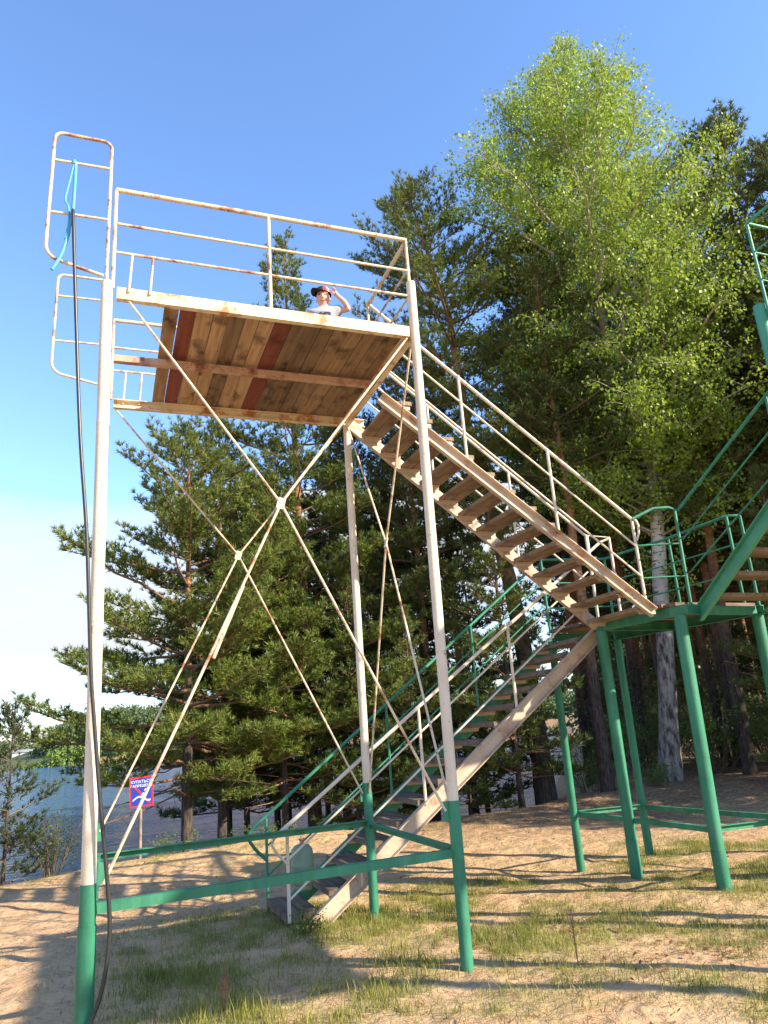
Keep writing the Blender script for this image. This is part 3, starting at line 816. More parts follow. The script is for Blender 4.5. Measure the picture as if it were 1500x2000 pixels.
capm = [pmat('cap_black', (.012, .012, .016), .8), pmat('cap_red', (.52, .03, .05), .8), pmat('cap_white', (.8, .78, .76), .8)]
# cap: dome with panels and a brim turned towards the child's right
bdir = (fv * .80 - lv * .60).normalized(); bside = Vector((0, 0, 1)).cross(bdir)
hc = Vector(L(0, .004, 1.275))
b = MB(); na, nz = 24, 7; vs = []
for i in range(nz + 1):
    t = i / nz * math.pi / 2
    for j in range(na):
        g = 2 * math.pi * j / na
        vs.append(hc + (bdir * math.cos(g) * .104 + bside * math.sin(g) * .097) * math.cos(t) + Vector((0, 0, .105 * math.sin(t))))
for i in range(nz):
    for j in range(na):
        g = (j + .5) / na * 360
        mi = 0 if (g < 38 or g > 322) else (2 if 72 < g < 92 and i < 4 else 1)
        if 95 < g < 322: mi = 0 if g > 150 else 1
        b.add([vs[i * na + j], vs[i * na + (j + 1) % na], vs[(i + 1) * na + (j + 1) % na], vs[(i + 1) * na + j]], [(0, 1, 2, 3)], mi, True)
cap_o = b.build('cap', capm, kid)
b = MB(); top, n_ = [], 13
for i in range(n_):
    a = -1.15 + 2.3 * i / (n_ - 1)
    inner = hc + bdir * .102 * math.cos(a) + bside * .097 * math.sin(a) + Vector((0, 0, .006))
    outer = inner + bdir * (.078 * math.cos(a * .95)) + Vector((0, 0, .004 - .022 * abs(math.sin(a))))
    top += [inner, outer, inner - Vector((0, 0, .006)), outer - Vector((0, 0, .006))]
fs = []
for i in range(n_ - 1):
    a, c_ = 4 * i, 4 * (i + 1)
    fs += [(a, a + 1, c_ + 1, c_), (a + 2, c_ + 2, c_ + 3, a + 3), (a + 1, a + 3, c_ + 3, c_ + 1)]
b.add(top, fs, 0, True); b.build('visor', capm, cap_o)
dk = pmat('dark_eye', (.03, .02, .018), .4); mouthm = pmat('mouth', (.42, .11, .10), .5); brow = pmat('brow', (.16, .09, .05), .8)
from mathutils.bvhtree import BVHTree
bv = BVHTree.FromPolygons([v.co.copy() for v in body.data.vertices], [tuple(p_.vertices) for p_ in body.data.polygons])
def on_face(l_, z_, out=.001):
    o0 = Vector(L(l_, .4, z_)) - Vector((kx, ky, kz)); hit = bv.ray_cast(o0, -fv)
    p_ = (hit[0] if hit[0] is not None else Vector(L(l_, .1, z_)) - Vector((kx, ky, kz))) + fv * out
    return p_ + Vector((kx, ky, kz))
for s_ in (-1, 1):
    b = MB(); b.tube([on_face(s_ * .036 - .017, 1.228), on_face(s_ * .036 - .005, 1.233), on_face(s_ * .036 + .005, 1.233), on_face(s_ * .036 + .017, 1.228)], [.003, .0065, .0065, .003], 6); b.build('eye', dk, kid)
    b = MB(); b.tube([on_face(s_ * .036 - .02, 1.250), on_face(s_ * .036, 1.256), on_face(s_ * .036 + .02, 1.250)], .004, 6); b.build('eyebrow', brow, kid)
b = MB(); b.tube([on_face(-.034, 1.166), on_face(-.015, 1.156), on_face(.015, 1.156), on_face(.034, 1.166)], [.003, .0065, .0065, .003], 6); b.build('mouth', mouthm, kid)
b = MB(); b.tube([on_face(0, 1.235, -.004), on_face(0, 1.212, .002), on_face(0, 1.192, -.002)], [.008, .013, .012], 8); b.tube([on_face(-.012, 1.194, -.002), on_face(.012, 1.194, -.002)], .010, 8); b.build('nose', M['skin'], kid)
for s_ in (-1, 1):
    b = MB(); b.lathe([(0, -.006), (.016, -.006), (.021, 0), (.016, .006), (0, .006)], L(s_ * .080, -.012, 1.212), 12, ax=Matrix(((0, 0, lv.x), (0, 1, lv.y), (1, 0, 0)))); b.build('ear', M['skin'], kid)
#VEGETATION#
# ------------------------------------------------------------------ vegetation
def leaf_mat(name, c0, c1, c2, transl=0.35, rgh=0.5, clump=2.2):
    m = Mat(name)
    isl = m.island()
    c = m.mix(isl, c0, c1)
    c = m.mix(m.math('MULTIPLY', m.ramp(m.noise(clump, 3, .6), [(.42, 0), (.66, 1)]), .65), c, c2)
    c = m.mix(1.0, c, m.ramp(m.objrand(), [(0, (.80, .86, .80)), (1, (1.12, 1.06, 1.0))]), 'MULTIPLY')
    m.color(c).rough(rgh)
    m.b.inputs['Specular IOR Level'].default_value = .35
    t = m.n.new('ShaderNodeBsdfTranslucent'); mx = m.n.new('ShaderNodeMixShader'); mx.inputs[0].default_value = transl
    m.l.new(c, t.inputs['Color']); m.l.new(m.b.outputs[0], mx.inputs[1]); m.l.new(t.outputs[0], mx.inputs[2]); m.l.new(mx.outputs[0], m.out.inputs[0])
    return m.m
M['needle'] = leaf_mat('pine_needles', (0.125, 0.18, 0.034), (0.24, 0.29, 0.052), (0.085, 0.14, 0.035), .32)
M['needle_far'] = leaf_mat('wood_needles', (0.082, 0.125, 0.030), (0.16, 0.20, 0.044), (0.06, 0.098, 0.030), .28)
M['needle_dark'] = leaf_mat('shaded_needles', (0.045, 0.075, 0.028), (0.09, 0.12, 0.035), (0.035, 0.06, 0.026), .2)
M['birch_leaf'] = leaf_mat('birch_leaves', (0.29, 0.40, 0.04), (0.47, 0.56, 0.08), (0.22, 0.36, 0.05), .45, .45, .6)
M['shrub_leaf'] = leaf_mat('shrub_leaves', (0.10, 0.18, 0.035), (0.20, 0.30, 0.06), (0.07, 0.14, 0.03), .4)
M['willow_leaf'] = leaf_mat('willow_leaves', (0.16, 0.26, 0.05), (0.28, 0.38, 0.08), (0.12, 0.2, 0.05), .4, .5, .4)
M['grass'] = leaf_mat('grass_blades', (0.19, 0.225, 0.045), (0.40, 0.375, 0.11), (0.13, 0.18, 0.04), .42, .5, 1.2)
M['dry'] = leaf_mat('dry_grass', (0.42, 0.33, 0.16), (0.55, 0.44, 0.24), (0.30, 0.2, 0.09), .3)
M['dead_leaf'] = leaf_mat('dead_leaves', (0.24, 0.11, 0.05), (0.40, 0.22, 0.11), (0.16, 0.07, 0.035), .15)
# Scots pine bark: grey-brown and furrowed low with shade darkened into it, orange and thin higher up
m = Mat('pine_bark')
sp_ = m.n.new('ShaderNodeSeparateXYZ'); m.l.new(m.tc.outputs['Object'], sp_.inputs[0])
f1 = m.noise(1.0, 6, .65, (22, 22, 4.5)); f2 = m.noise(9, 5, .6)
low = m.mix(m.ramp(f1, [(.35, 0), (.65, 1)]), (0.018, 0.014, 0.012), (0.105, 0.080, 0.064))
hi = m.mix(m.ramp(f2, [(.35, 0), (.65, 1)]), (0.22, 0.095, 0.040), (0.40, 0.20, 0.095))
hh = m.math('ADD', sp_.outputs['Z'], m.math('MULTIPLY', f2, 2.4))
c = m.mix(m.ramp(m.math('MULTIPLY', hh, .1), [(.42, 0), (.72, 1)]), low, hi)
m.color(c).rough(.9).bump(f1, .9, .03); M['bark'] = m.m
m = Mat('branch_bark'); m.color(m.mix(m.noise(12, 4), (0.13, 0.07, 0.042), (0.27, 0.155, 0.09))).rough(.9); M['branch'] = m.m
m = Mat('birch_bark')
sp_ = m.n.new('ShaderNodeSeparateXYZ'); m.l.new(m.tc.outputs['Object'], sp_.inputs[0])
marks = m.noise(1.0, 3, .6, (3.2, 3.2, 19)); rough_ = m.noise(1.0, 6, .7, (9, 9, 3.2)); n0 = m.noise(3, 4)
wht = m.mix(n0, (0.50, 0.47, 0.42), (0.78, 0.75, 0.70))
wht = m.mix(m.ramp(marks, [(.60, 0), (.64, 1)]), wht, (0.03, 0.026, 0.024))
wht = m.mix(m.ramp(m.noise(1, 3, .6, (1.2, 1.2, 2.0)), [(.66, 0), (.70, 1)]), wht, (0.05, 0.04, 0.035))
old = m.mix(m.ramp(rough_, [(.40, 0), (.56, 1)]), (0.035, 0.030, 0.026), (0.30, 0.275, 0.24))
fz = m.math('ADD', m.math('MULTIPLY', sp_.outputs['Z'], .13), m.math('MULTIPLY', n0, .35))
m.color(m.mix(m.ramp(fz, [(.55, 0), (.85, 1)]), old, wht)).rough(.75).bump(rough_, .6, .02); M['birch_bark'] = m.m
m = Mat('birch_twig'); m.color(m.mix(m.noise(6, 3), (0.22, 0.17, 0.13), (0.55, 0.50, 0.44))).rough(.8); M['birch_twig'] = m.m
m = Mat('twig_bark'); m.color(m.mix(m.noise(12, 3), (0.10, 0.075, 0.055), (0.20, 0.155, 0.12))).rough(.9); M['twig'] = m.m

def needles(P, D, n, Ln, w, rs, spread=(0.35, 1.15)):
    P = np.asarray(P); D = np.asarray(D); D = D / np.linalg.norm(D, axis=1, keepdims=True)
    N = len(P)
    ref = np.where(np.abs(D[:, 2:3]) < .9, np.array([[0, 0, 1.]]), np.array([[1., 0, 0]]))
    U = np.cross(D, ref); U /= np.linalg.norm(U, axis=1, keepdims=True); W = np.cross(D, U)
    P, D, U, W = (np.repeat(a, n, 0) for a in (P, D, U, W))
    g = rs.uniform(0, 2 * math.pi, (N * n, 1)); t = rs.uniform(spread[0], spread[1], (N * n, 1))
    d = D * np.cos(t) + (U * np.cos(g) + W * np.sin(g)) * np.sin(t)
    l = Ln * rs.uniform(.65, 1.15, (N * n, 1))
    sd = np.cross(d, rs.normal(0, 1, d.shape)); sd /= np.linalg.norm(sd, axis=1, keepdims=True) + 1e-9
    base = P + D * rs.uniform(-.03, .03, (N * n, 1))
    return np.stack([base - sd * w * .5, base + sd * w * .5, base + d * l], 1)

def leaves(P, size, rs, hang=.5):
    N = len(P); P = np.asarray(P)
    n = rs.normal(0, 1, (N, 3)); n /= np.linalg.norm(n, axis=1, keepdims=True)
    a = np.cross(n, rs.normal(0, 1, (N, 3))); a[:, 2] -= hang; a /= np.linalg.norm(a, axis=1, keepdims=True)
    b_ = np.cross(n, a); b_ /= np.linalg.norm(b_, axis=1, keepdims=True) + 1e-9
    s_ = size * rs.uniform(.6, 1.2, (N, 1))
    return np.stack([P, P + a * s_ * .45 + b_ * s_ * .38, P + a * s_, P + a * s_ * .45 - b_ * s_ * .38], 1)

def trunk_pts(H, lean, k=16):
    zs = [H * i / k for i in range(k + 1)]
    lz, lo = [p[0] for p in lean], [p[1] for p in lean]
    ax = Vector((0.937, -0.342, 0))
    rr = random.Random(int(H * 977)); out = []
    for z in zs:
        o = float(np.interp(z, lz, lo)); out.append(Vector((ax.x * o + rr.uniform(-1, 1) * .012 * H / 8 * (z > 1), ax.y * o + rr.uniform(-1, 1) * .012 * H / 8 * (z > 1), z)))
    return out
def at_z(pts, z):
    for a, b_ in zip(pts, pts[1:]):
        if a.z <= z <= b_.z: return a.lerp(b_, (z - a.z) / (b_.z - a.z))
    return pts[-1]

def pine(seed, H, c0, R, r0, prof, lean=((0, 0), (100, 0)), step=.32, per=5, sp=.075, nn=13, ln=.135, nw=.020, skip=0., dead=0, droop=0., mat='needle', tmin=.18):
    rr = random.Random(seed); rs = np.random.RandomState(seed)
    tp = trunk_pts(H, lean)
    wood_, limbs = MB(), MB()
    wood_.tube([tp[0] - Vector((0, 0, .5))] + tp, [r0 * 1.25] + [max(r0 * (1.12 if i == 0 else 1) * (1 - (i / 16) ** 1.15 * .93), .012) for i in range(17)], 12)
    P, D = [], []
    z = c0 * H; ang = rr.uniform(0, 6)
    while z < H - .15:
        t = (z - c0 * H) / (H - c0 * H)
        for q in range(per):
            ang += 2.4 + rr.uniform(-.3, .3)
            if rr.random() < skip: continue
            l = R * prof(t) * rr.uniform(.52, 1.14)
            if l < .12: continue
            el = -.10 - droop * (1 - t) + 1.0 * t ** 1.6 + rr.uniform(-.14, .2)
            b0 = at_z(tp, z + rr.uniform(-.1, .1))
            h = Vector((math.cos(ang), math.sin(ang), 0)); sd = Vector((-h.y, h.x, 0))
            wob = rr.uniform(-.18, .18)
            pts = []
            for i in range(6):
                u = i / 5
                pts.append(b0 + h * (l * u * math.cos(el)) + sd * (wob * l * u * u) + Vector((0, 0, l * (u * math.sin(el) + .20 * u * u * (1 - t * .6)) + rr.uniform(-.02, .02) * l)))
            rb = max(.010, min(.045, .016 * l)) * (1 if t < .8 else .7)
            limbs.tube(pts, [rb * (1 - .8 * i / 5) for i in range(6)], 5, cap=False)
            nt = max(3, int(l / .12))
            for i in range(nt):
                u = tmin + (1 - tmin) * (i + rr.random() * .6) / nt
                j = min(int(u * 5), 4); b1 = pts[j].lerp(pts[j + 1], u * 5 - j)
                dr = (pts[j + 1] - pts[j]).normalized()
                yaw = (1 if i % 2 else -1) * rr.uniform(.5, 1.1)
                td = (Matrix.Rotation(yaw, 3, 'Z') @ dr + Vector((0, 0, rr.uniform(-.05, .45)))).normalized()
                tl = (.16 + .34 * (1 - u)) * min(l, 2.0) * rr.uniform(.6, 1.2) + .10
                e1 = b1 + td * tl + Vector((0, 0, .10 * tl))
                limbs.tube([b1, b1.lerp(e1, .5) + Vector((0, 0, -.01)), e1], [.006, .0045, .003], 3, cap=False)
                k = max(2, int(tl / sp))
                for s_ in range(k):
                    v = .25 + .75 * (s_ + rr.random()) / k
                    p_ = b1.lerp(e1, v)
                    o = Vector((rr.uniform(-1, 1), rr.uniform(-1, 1), rr.uniform(-.5, .9))) * .07
                    P.append(p_ + o); D.append(td * .8 + o * 6 + Vector((0, 0, .45)))
            for s_ in range(max(2, int(l * .3 / sp))):
                v = rr.uniform(.75, 1.02); j = min(int(v * 5), 4)
                P.append(pts[j].lerp(pts[j + 1], v * 5 - j)); D.append(pts[5] - pts[4] + Vector((0, 0, .15 * l)))
        z += step * rr.uniform(.75, 1.25) * (1.0 if t < .8 else .7)
    for s_ in range(10):
        P.append(tp[-1] + Vector((rr.uniform(-.05, .05), rr.uniform(-.05, .05), -.04 * s_))); D.append(Vector((rr.uniform(-.4, .4), rr.uniform(-.4, .4), 1)))
    for q in range(dead):                                    # bare dead branches under the crown
        z = rr.uniform(.12, c0 + .1) * H; a = rr.uniform(0, 6.28); l = rr.uniform(.5, 1.0) * R * .6
        b0 = at_z(tp, z); h = Vector((math.cos(a), math.sin(a), rr.uniform(-.35, .1)))
        e1 = b0 + h * l * .5 + Vector((0, 0, -.03)); e2 = b0 + h * l + Vector((rr.uniform(-.2, .2), rr.uniform(-.2, .2), rr.uniform(-.1, .25)))
        limbs.tube([b0, e1, e2], [.018, .012, .004], 4, cap=False)
        for w_ in range(3):
            f = e1.lerp(e2, rr.random()); limbs.tube([f, f + Vector((rr.uniform(-.3, .3), rr.uniform(-.3, .3), rr.uniform(-.3, .2)))], [.006, .002], 3, cap=False)
    tri = needles([tuple(p_) for p_ in P], [tuple(d_) for d_ in D], nn, ln, nw, rs)
    return wood_, limbs, tri_mesh('crown', tri, M[mat])

def plant_tree(name, parts, loc, label, cat, group=None, bark='bark', rz=0, sc_=1.0, limb='branch'):
    t = thing(name, loc, label, cat, group)
    w, l, cr = parts
    a = w.build('trunk', M[bark], None, origin=(0, 0, 0)); a.parent = t
    l_ = l.build('branches', M[limb], None, origin=(0, 0, 0)); l_.parent = t
    link('crown', cr, t)
    t.rotation_euler = (0, 0, rz); t.scale = (sc_,) * 3
    return t
young = lambda t: (1 - t) ** .62 * (.75 + .25 * min(1, t * 6))
tall = lambda t: max(.12, (math.sin(math.pi * (t * .80 + .20))) ** .7)
ragged = lambda t: max(.15, .95 * (1 - t) ** .5)

# --- left group of bushy pines by the water
LG = 'bushy pines on the left bank'
p = pine(11, 9.7, .19, 3.9, .125, young, per=4, step=.36, droop=.08, dead=14, tmin=.28)
plant_tree('pine_tree', p, (1.62, 16.5, -.75), 'bushy dark pine nearest the no swimming sign, its lower boughs reaching over the lake', 'pine tree', LG)
p = pine(12, 10.4, .22, 2.7, .11, young, per=4, step=.38, dead=14, tmin=.28)
plant_tree('pine_tree', p, (2.45, 17.4, -.9), 'bushy pine on the left bank with two crossed tie rods in front of its crown', 'pine tree', LG)
p = pine(13, 15.6, .13, 3.1, .16, lambda t: max(.14, (1 - t) ** .62), lean=((0, 0), (16, -.25)), per=4, step=.38, dead=24, tmin=.28)
plant_tree('pine_tree', p, (4.52, 17.3, -.35), 'big bushy pine behind the deck with orange trunk, its narrow top rising beside the child', 'pine tree', LG)
p = pine(14, 7.6, .20, 2.7, .09, young, per=4, step=.44, droop=.12, dead=12, tmin=.32)
plant_tree('pine_tree', p, (3.75, 16.9, -.6), 'low bushy pine with yellow green boughs above the green hand rail of the lower stairs', 'pine tree', LG)
# --- crooked tall pine right of the deck
p = pine(15, 17.0, .46, 2.9, .24, tall, lean=((0, 0), (2, 0), (5.5, -.25), (8, -.62), (9.3, -.82), (11.5, -.98), (12.7, -1.0), (15.5, -1.55), (17.6, -1.95)), per=4, step=.42, skip=.12, dead=26, sp=.07)
plant_tree('pine_tree', p, (9.42, 15.4, gz(9.42, 15.4) - .1), 'tall crooked pine with bent orange trunk and ragged crown just right of the white deck', 'pine tree')
# --- birch
def birch():
    rr = random.Random(5); rs = np.random.RandomState(5)
    H = 21.8; tp = trunk_pts(H, ((0, 0), (3.5, .5), (8, .95), (12, .35), (18, .15), (22.3, .7)), 20)
    w, l = MB(), MB()
    w.tube([tp[0] - Vector((0, 0, .4))] + tp, [.36, .29] + [max(.235 * (1 - (i / 20) ** .9), .012) for i in range(1, 21)], 14)
    P = []
    z = 5.6; ang = 0
    while z < H - .2:
        t = (z - 5.6) / (H - 5.6)
        ang += 2.4 + rr.uniform(-.5, .5)
        R = float(np.interp(t, [0, .12, .3, .5, .7, .85, .95, 1], [2.3, 3.5, 4.5, 4.2, 2.75, 1.2, .42, .12]))
        ln_ = R * rr.uniform(.78, 1.08) / .80
        el = rr.uniform(.42, .80) + .42 * t
        b0 = at_z(tp, z); h = Vector((math.cos(ang), math.sin(ang), 0)); pts = []
        for i in range(7):
            u = i / 6
            pts.append(b0 + h * (ln_ * u * math.cos(el)) + Vector((rr.uniform(-.03, .03) * ln_, rr.uniform(-.03, .03) * ln_, ln_ * (math.sin(el) * u - .22 * u * u))))
        l.tube(pts, [max(.055 * ln_ / 4 * (1 - .88 * i / 6), .005) for i in range(7)], 6, cap=False)
        nt = max(4, int(ln_ * 6))
        for i in range(nt):
            u = .18 + .82 * (i + rr.random()) / nt; j = min(int(u * 6), 5); b1 = pts[j].lerp(pts[j + 1], u * 6 - j)
            a = rr.uniform(0, 6.28); tl = rr.uniform(.4, 1.15) * (1 - .45 * u) * min(1, ln_ / 2.5) + .15
            d = (h * .6 + Vector((math.cos(a), math.sin(a), rr.uniform(-.1, .7)))).normalized()
            e1 = b1 + d * tl; e2 = e1 + d * tl * .25 + Vector((0, 0, -.45 * tl))
            l.tube([b1, b1.lerp(e1, .6) + Vector((0, 0, .05 * tl)), e1, e2], [.008, .006, .004, .002], 3, cap=False)
            for s_ in range(int(tl * 50) + 6):
                v = rr.random() ** .8
                q = b1.lerp(e1, v * 1.35) if v < .74 else e1.lerp(e2, (v - .74) * 3.8)
                P.append((q.x + rr.gauss(0, .10), q.y + rr.gauss(0, .10), q.z + rr.gauss(0, .10) - .05))
        z += .068 + .05 * t
    # twigs low on the trunk
    for q in range(16):
        z = rr.uniform(4.2, 9.5); b0 = at_z(tp, z); a = rr.uniform(0, 6.28); tl = rr.uniform(.6, 1.7)
        e1 = b0 + Vector((math.cos(a), math.sin(a), .3)) * tl * .7; e2 = e1 + Vector((math.cos(a) * .3, math.sin(a) * .3, -.5)) * tl
        l.tube([b0, e1, e2], [.014, .008, .002], 4, cap=False)
        for s_ in range(int(90 * tl)):
            v = rr.uniform(.3, 2); q_ = b0.lerp(e1, v) if v < 1 else e1.lerp(e2, v - 1)
            P.append((q_.x + rr.gauss(0, .13), q_.y + rr.gauss(0, .13), q_.z + rr.gauss(0, .13)))
    return w, l, tri_mesh('crown', leaves(P, .090, rs, .6), M['birch_leaf'])
plant_tree('birch_tree', birch(), (11.95, 14.2, gz(11.95, 14.2) - .05), 'tall birch with white and black trunk and bright spring green crown', 'birch tree', bark='birch_bark', limb='birch_twig')

# --- right and background pines: three master trees, then copies
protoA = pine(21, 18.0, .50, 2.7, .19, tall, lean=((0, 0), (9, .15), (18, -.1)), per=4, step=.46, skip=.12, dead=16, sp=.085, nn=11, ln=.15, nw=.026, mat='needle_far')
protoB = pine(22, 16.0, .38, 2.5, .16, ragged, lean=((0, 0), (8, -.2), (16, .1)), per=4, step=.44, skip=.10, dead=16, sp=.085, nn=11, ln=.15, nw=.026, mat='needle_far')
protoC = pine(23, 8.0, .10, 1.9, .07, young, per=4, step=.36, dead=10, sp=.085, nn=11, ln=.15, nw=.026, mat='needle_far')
WG = 'pines of the wood behind the towers'
RL = 'tall pine standing right of the birch crown behind the green tower'
masters = {}
def wood_pine(kind, x, y, s, rz, label, name='pine_tree', group=WG):
    z = gz(x, y) - .08
    if land_d(x, y) < -1: z = -.7
    if kind not in masters:
        t = plant_tree(name, {'A': protoA, 'B': protoB, 'C': protoC}[kind], (x, y, z), label, 'pine tree', group, rz=rz, sc_=s)
        masters[kind] = t
    else:
        t = copy_tree(masters[kind]); t.location = (x, y, z); t.rotation_euler = (0, 0, rz); t.scale = (s,) * 3; t['label'] = label
        t.name = name
    return t
wood_pine('A', 15.75, 12.3, .97, 0.3, 'tall pine right of the birch whose pointed top stands highest against the sky')
wood_pine('B', 15.0, 10.4, .95, 1.7, 'pine crown cut off by the right edge, left of which a slimmer top rises')
wood_pine('A', 16.9, 14.6, .93, 2.2, 'pine partly hidden behind the right flank of the birch crown')
wood_pine('B', 14.6, 14.7, .85, 4.0, 'pine whose dark trunk stands between the birch and the green stair')
wood_pine('A', 10.35, 14.35, .80, 5.2, 'slim pine trunk standing between two front legs of the green landing, left of the birch')
wood_pine('B', 13.6, 13.5, .95, 3.0, 'dark trunked pine at the right end of the bank')
wood_pine('C', 8.55, 15.0, 1.05, 3.6, 'thin young pine left of the thickest trunk at the water edge')
wood_pine('B', 7.3, 16.9, .78, 2.6, 'pine between the big bushy pine and the crooked one, seen through the stairs')
wood_pine('A', 18.6, 10.8, 1.02, 2.9, 'pine filling the right edge of the picture behind the guardrail of the second tower')
wood_pine('B', 16.6, 9.2, 1.0, 5.0, 'pine at the right edge whose crown hangs over the top of the second tower')
wood_pine('A', 12.9, 18.6, .70, .9, 'pine behind the birch trunk, second row of the wood')
grp_label = 'shaded pine deep in the wood behind the stairs and the green landing'
rg = random.Random(31); spots = []
tries = 0
while len(spots) < 78 and tries < 6000:
    tries += 1
    px_ = rg.uniform(-.02, 1.15); dist = rg.uniform(17.5, 48)
    th = math.atan2(FWD.x, FWD.y) + px_ * .62
    x, y = math.sin(th) * dist, math.cos(th) * dist
    if land_d(x, y) < -.2: continue
    if any((x - a) ** 2 + (y - b_) ** 2 < 2.6 for a, b_ in spots): continue
    if (x - 11.95) ** 2 + (y - 14.2) ** 2 < 5 or (x - 9.4) ** 2 + (y - 15.4) ** 2 < 2: continue
    spots.append((x, y))
for i, (x, y) in enumerate(spots):
    wood_pine('ABCAB'[i % 5] if math.hypot(x, y) > 21 else 'CBCBC'[i % 5], x, y, rg.uniform(.72, .98), rg.uniform(0, 6.28), grp_label)
# second clump of pines standing near the water between the two groups
for i, (x, y, k, s) in enumerate(((5.6, 18.3, 'B', .70), (6.6, 19.6, 'A', .66), (8.2, 19.2, 'B', .72), (3.2, 18.6, 'C', 1.1), (5.2, 16.2, 'C', .75), (6.3, 15.4, 'C', .62), (9.6, 19.5, 'A', .75), (7.6, 15.6, 'C', .7), (4.6, 20.5, 'B', .7), (6.0, 21.5, 'C', 1.15), (7.2, 18.0, 'C', 1.1), (8.9, 17.3, 'C', 1.0), (5.9, 17.2, 'C', .95), (4.1, 19.4, 'C', 1.2), (8.4, 21.5, 'B', .75), (3.0, 20.0, 'C', 1.1))):
    wood_pine(k, x, y, s, i * 1.3, 'slender pine of the waterside row seen through the stair rails left of the crooked pine', group='waterside row of slender pines')['group'] = 'waterside row of slender pines'
# trees standing outside the picture on the sunny side: they throw the shade on the bank
for i, (x, y) in enumerate(((19.5, 8.6), (22.0, 6.0), (24.5, 9.5), (18.6, 11.6), (26, 4.5), (21.5, 11.0), (15.6, 6.3), (17.2, 7.2), (16.3, 4.5), (18.6, 5.8))):
    wood_pine('AB'[i % 2] if i < 6 else 'C', x, y, 1.0 if i < 6 else 1.15, i * 1.1, 'pine standing beyond the right edge of the picture', group='pines beyond the right edge')['group'] = 'pines beyond the right edge'

# --- small pines at the left edge
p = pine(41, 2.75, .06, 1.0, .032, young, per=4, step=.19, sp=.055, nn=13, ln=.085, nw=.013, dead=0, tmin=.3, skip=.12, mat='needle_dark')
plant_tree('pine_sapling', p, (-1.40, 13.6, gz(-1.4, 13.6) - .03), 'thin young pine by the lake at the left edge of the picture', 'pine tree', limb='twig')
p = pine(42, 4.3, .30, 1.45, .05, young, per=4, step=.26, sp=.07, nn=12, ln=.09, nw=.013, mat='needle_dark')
plant_tree('pine_tree', p, (-2.75, 12.6, gz(-2.75, 12.6) - .03), 'pine mostly outside the left edge, only its branch tips showing against the sky', 'pine tree')

# --- shrubs
def shrub(seed, H, R, n, size, leaf='shrub_leaf', dens=60):
    rr = random.Random(seed); rs = np.random.RandomState(seed); w, P = MB(), []
    for i in range(n):
        a = rr.uniform(0, 6.28); l = H * rr.uniform(.55, 1.05); o = R * rr.uniform(.2, 1)
        b0 = Vector((math.cos(a) * R * .12, math.sin(a) * R * .12, -.05)); e = Vector((math.cos(a) * o, math.sin(a) * o, l)); md = b0.lerp(e, .5) + Vector((0, 0, .08 * H))
        w.tube([b0, md, e], [.007 * (H + .4), .005 * (H + .4), .0015], 4, cap=False)
        for k in range(4):
            u = rr.uniform(.3, 1); q = (b0.lerp(md, u * 2) if u < .5 else md.lerp(e, u * 2 - 1)); q2 = q + Vector((rr.uniform(-1, 1), rr.uniform(-1, 1), rr.uniform(0, .8))) * .22 * H
            w.tube([q, q2], [.003, .001], 3, cap=False)
            for s_ in range(int(dens / 4)):
                f = q.lerp(q2, rr.uniform(.1, 1.1)); P.append((f.x + rr.gauss(0, .035 * (1 + H)), f.y + rr.gauss(0, .035 * (1 + H)), f.z + rr.gauss(0, .035 * (1 + H))))
    return w, tri_mesh('foliage', leaves(P, size, rs, .1), M[leaf])
def plant_shrub(x, y, parts, label, name='shrub', group=None, z=None):
    t = thing(name, (x, y, gz(x, y) if z is None else z), label, 'shrub', group)
    a = parts[0].build('stems', M['twig'], None, origin=(0, 0, 0)); a.parent = t; link('foliage', parts[1], t); return t
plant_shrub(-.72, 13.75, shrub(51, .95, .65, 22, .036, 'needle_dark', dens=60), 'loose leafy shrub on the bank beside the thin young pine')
plant_shrub(1.80, 7.35, shrub(52, .17, .15, 14, .022, 'shrub_leaf', dens=50), 'small green shrub at the foot of the lower stairs')
plant_shrub(1.2, 14.4, shrub(53, .32, .6, 16, .03, dens=50), 'low shrub under the bushy pine right of the sign stake')
plant_shrub(2.9, 14.9, shrub(54, .35, .9, 20, .03, dens=50), 'low spreading greenery below the yellow green pine boughs')
s0 = shrub(55, 1.5, 1.1, 26, .055, dens=70)
first = plant_shrub(12.6, 15.6, s0, 'dark undergrowth shrub in the shade of the wood behind the green legs', group='undergrowth shrubs in the wood')
for i in range(26):
    dist = rg.uniform(17.5, 30); th = math.atan2(FWD.x, FWD.y) + rg.uniform(.14, .62)
    x, y = math.sin(th) * dist, math.cos(th) * dist
    if land_d(x, y) < -.3: continue
    c_ = copy_tree(first); c_.location = (x, y, gz(x, y) - .1); c_.rotation_euler = (0, 0, rg.uniform(0, 6)); s_ = rg.uniform(.7, 1.6); c_.scale = (s_, s_, s_ * rg.uniform(.8, 1.4))
plant_shrub(11.3, 13.9, shrub(56, .45, .5, 16, .04, dens=60), 'small bright green plant at the foot of the birch')
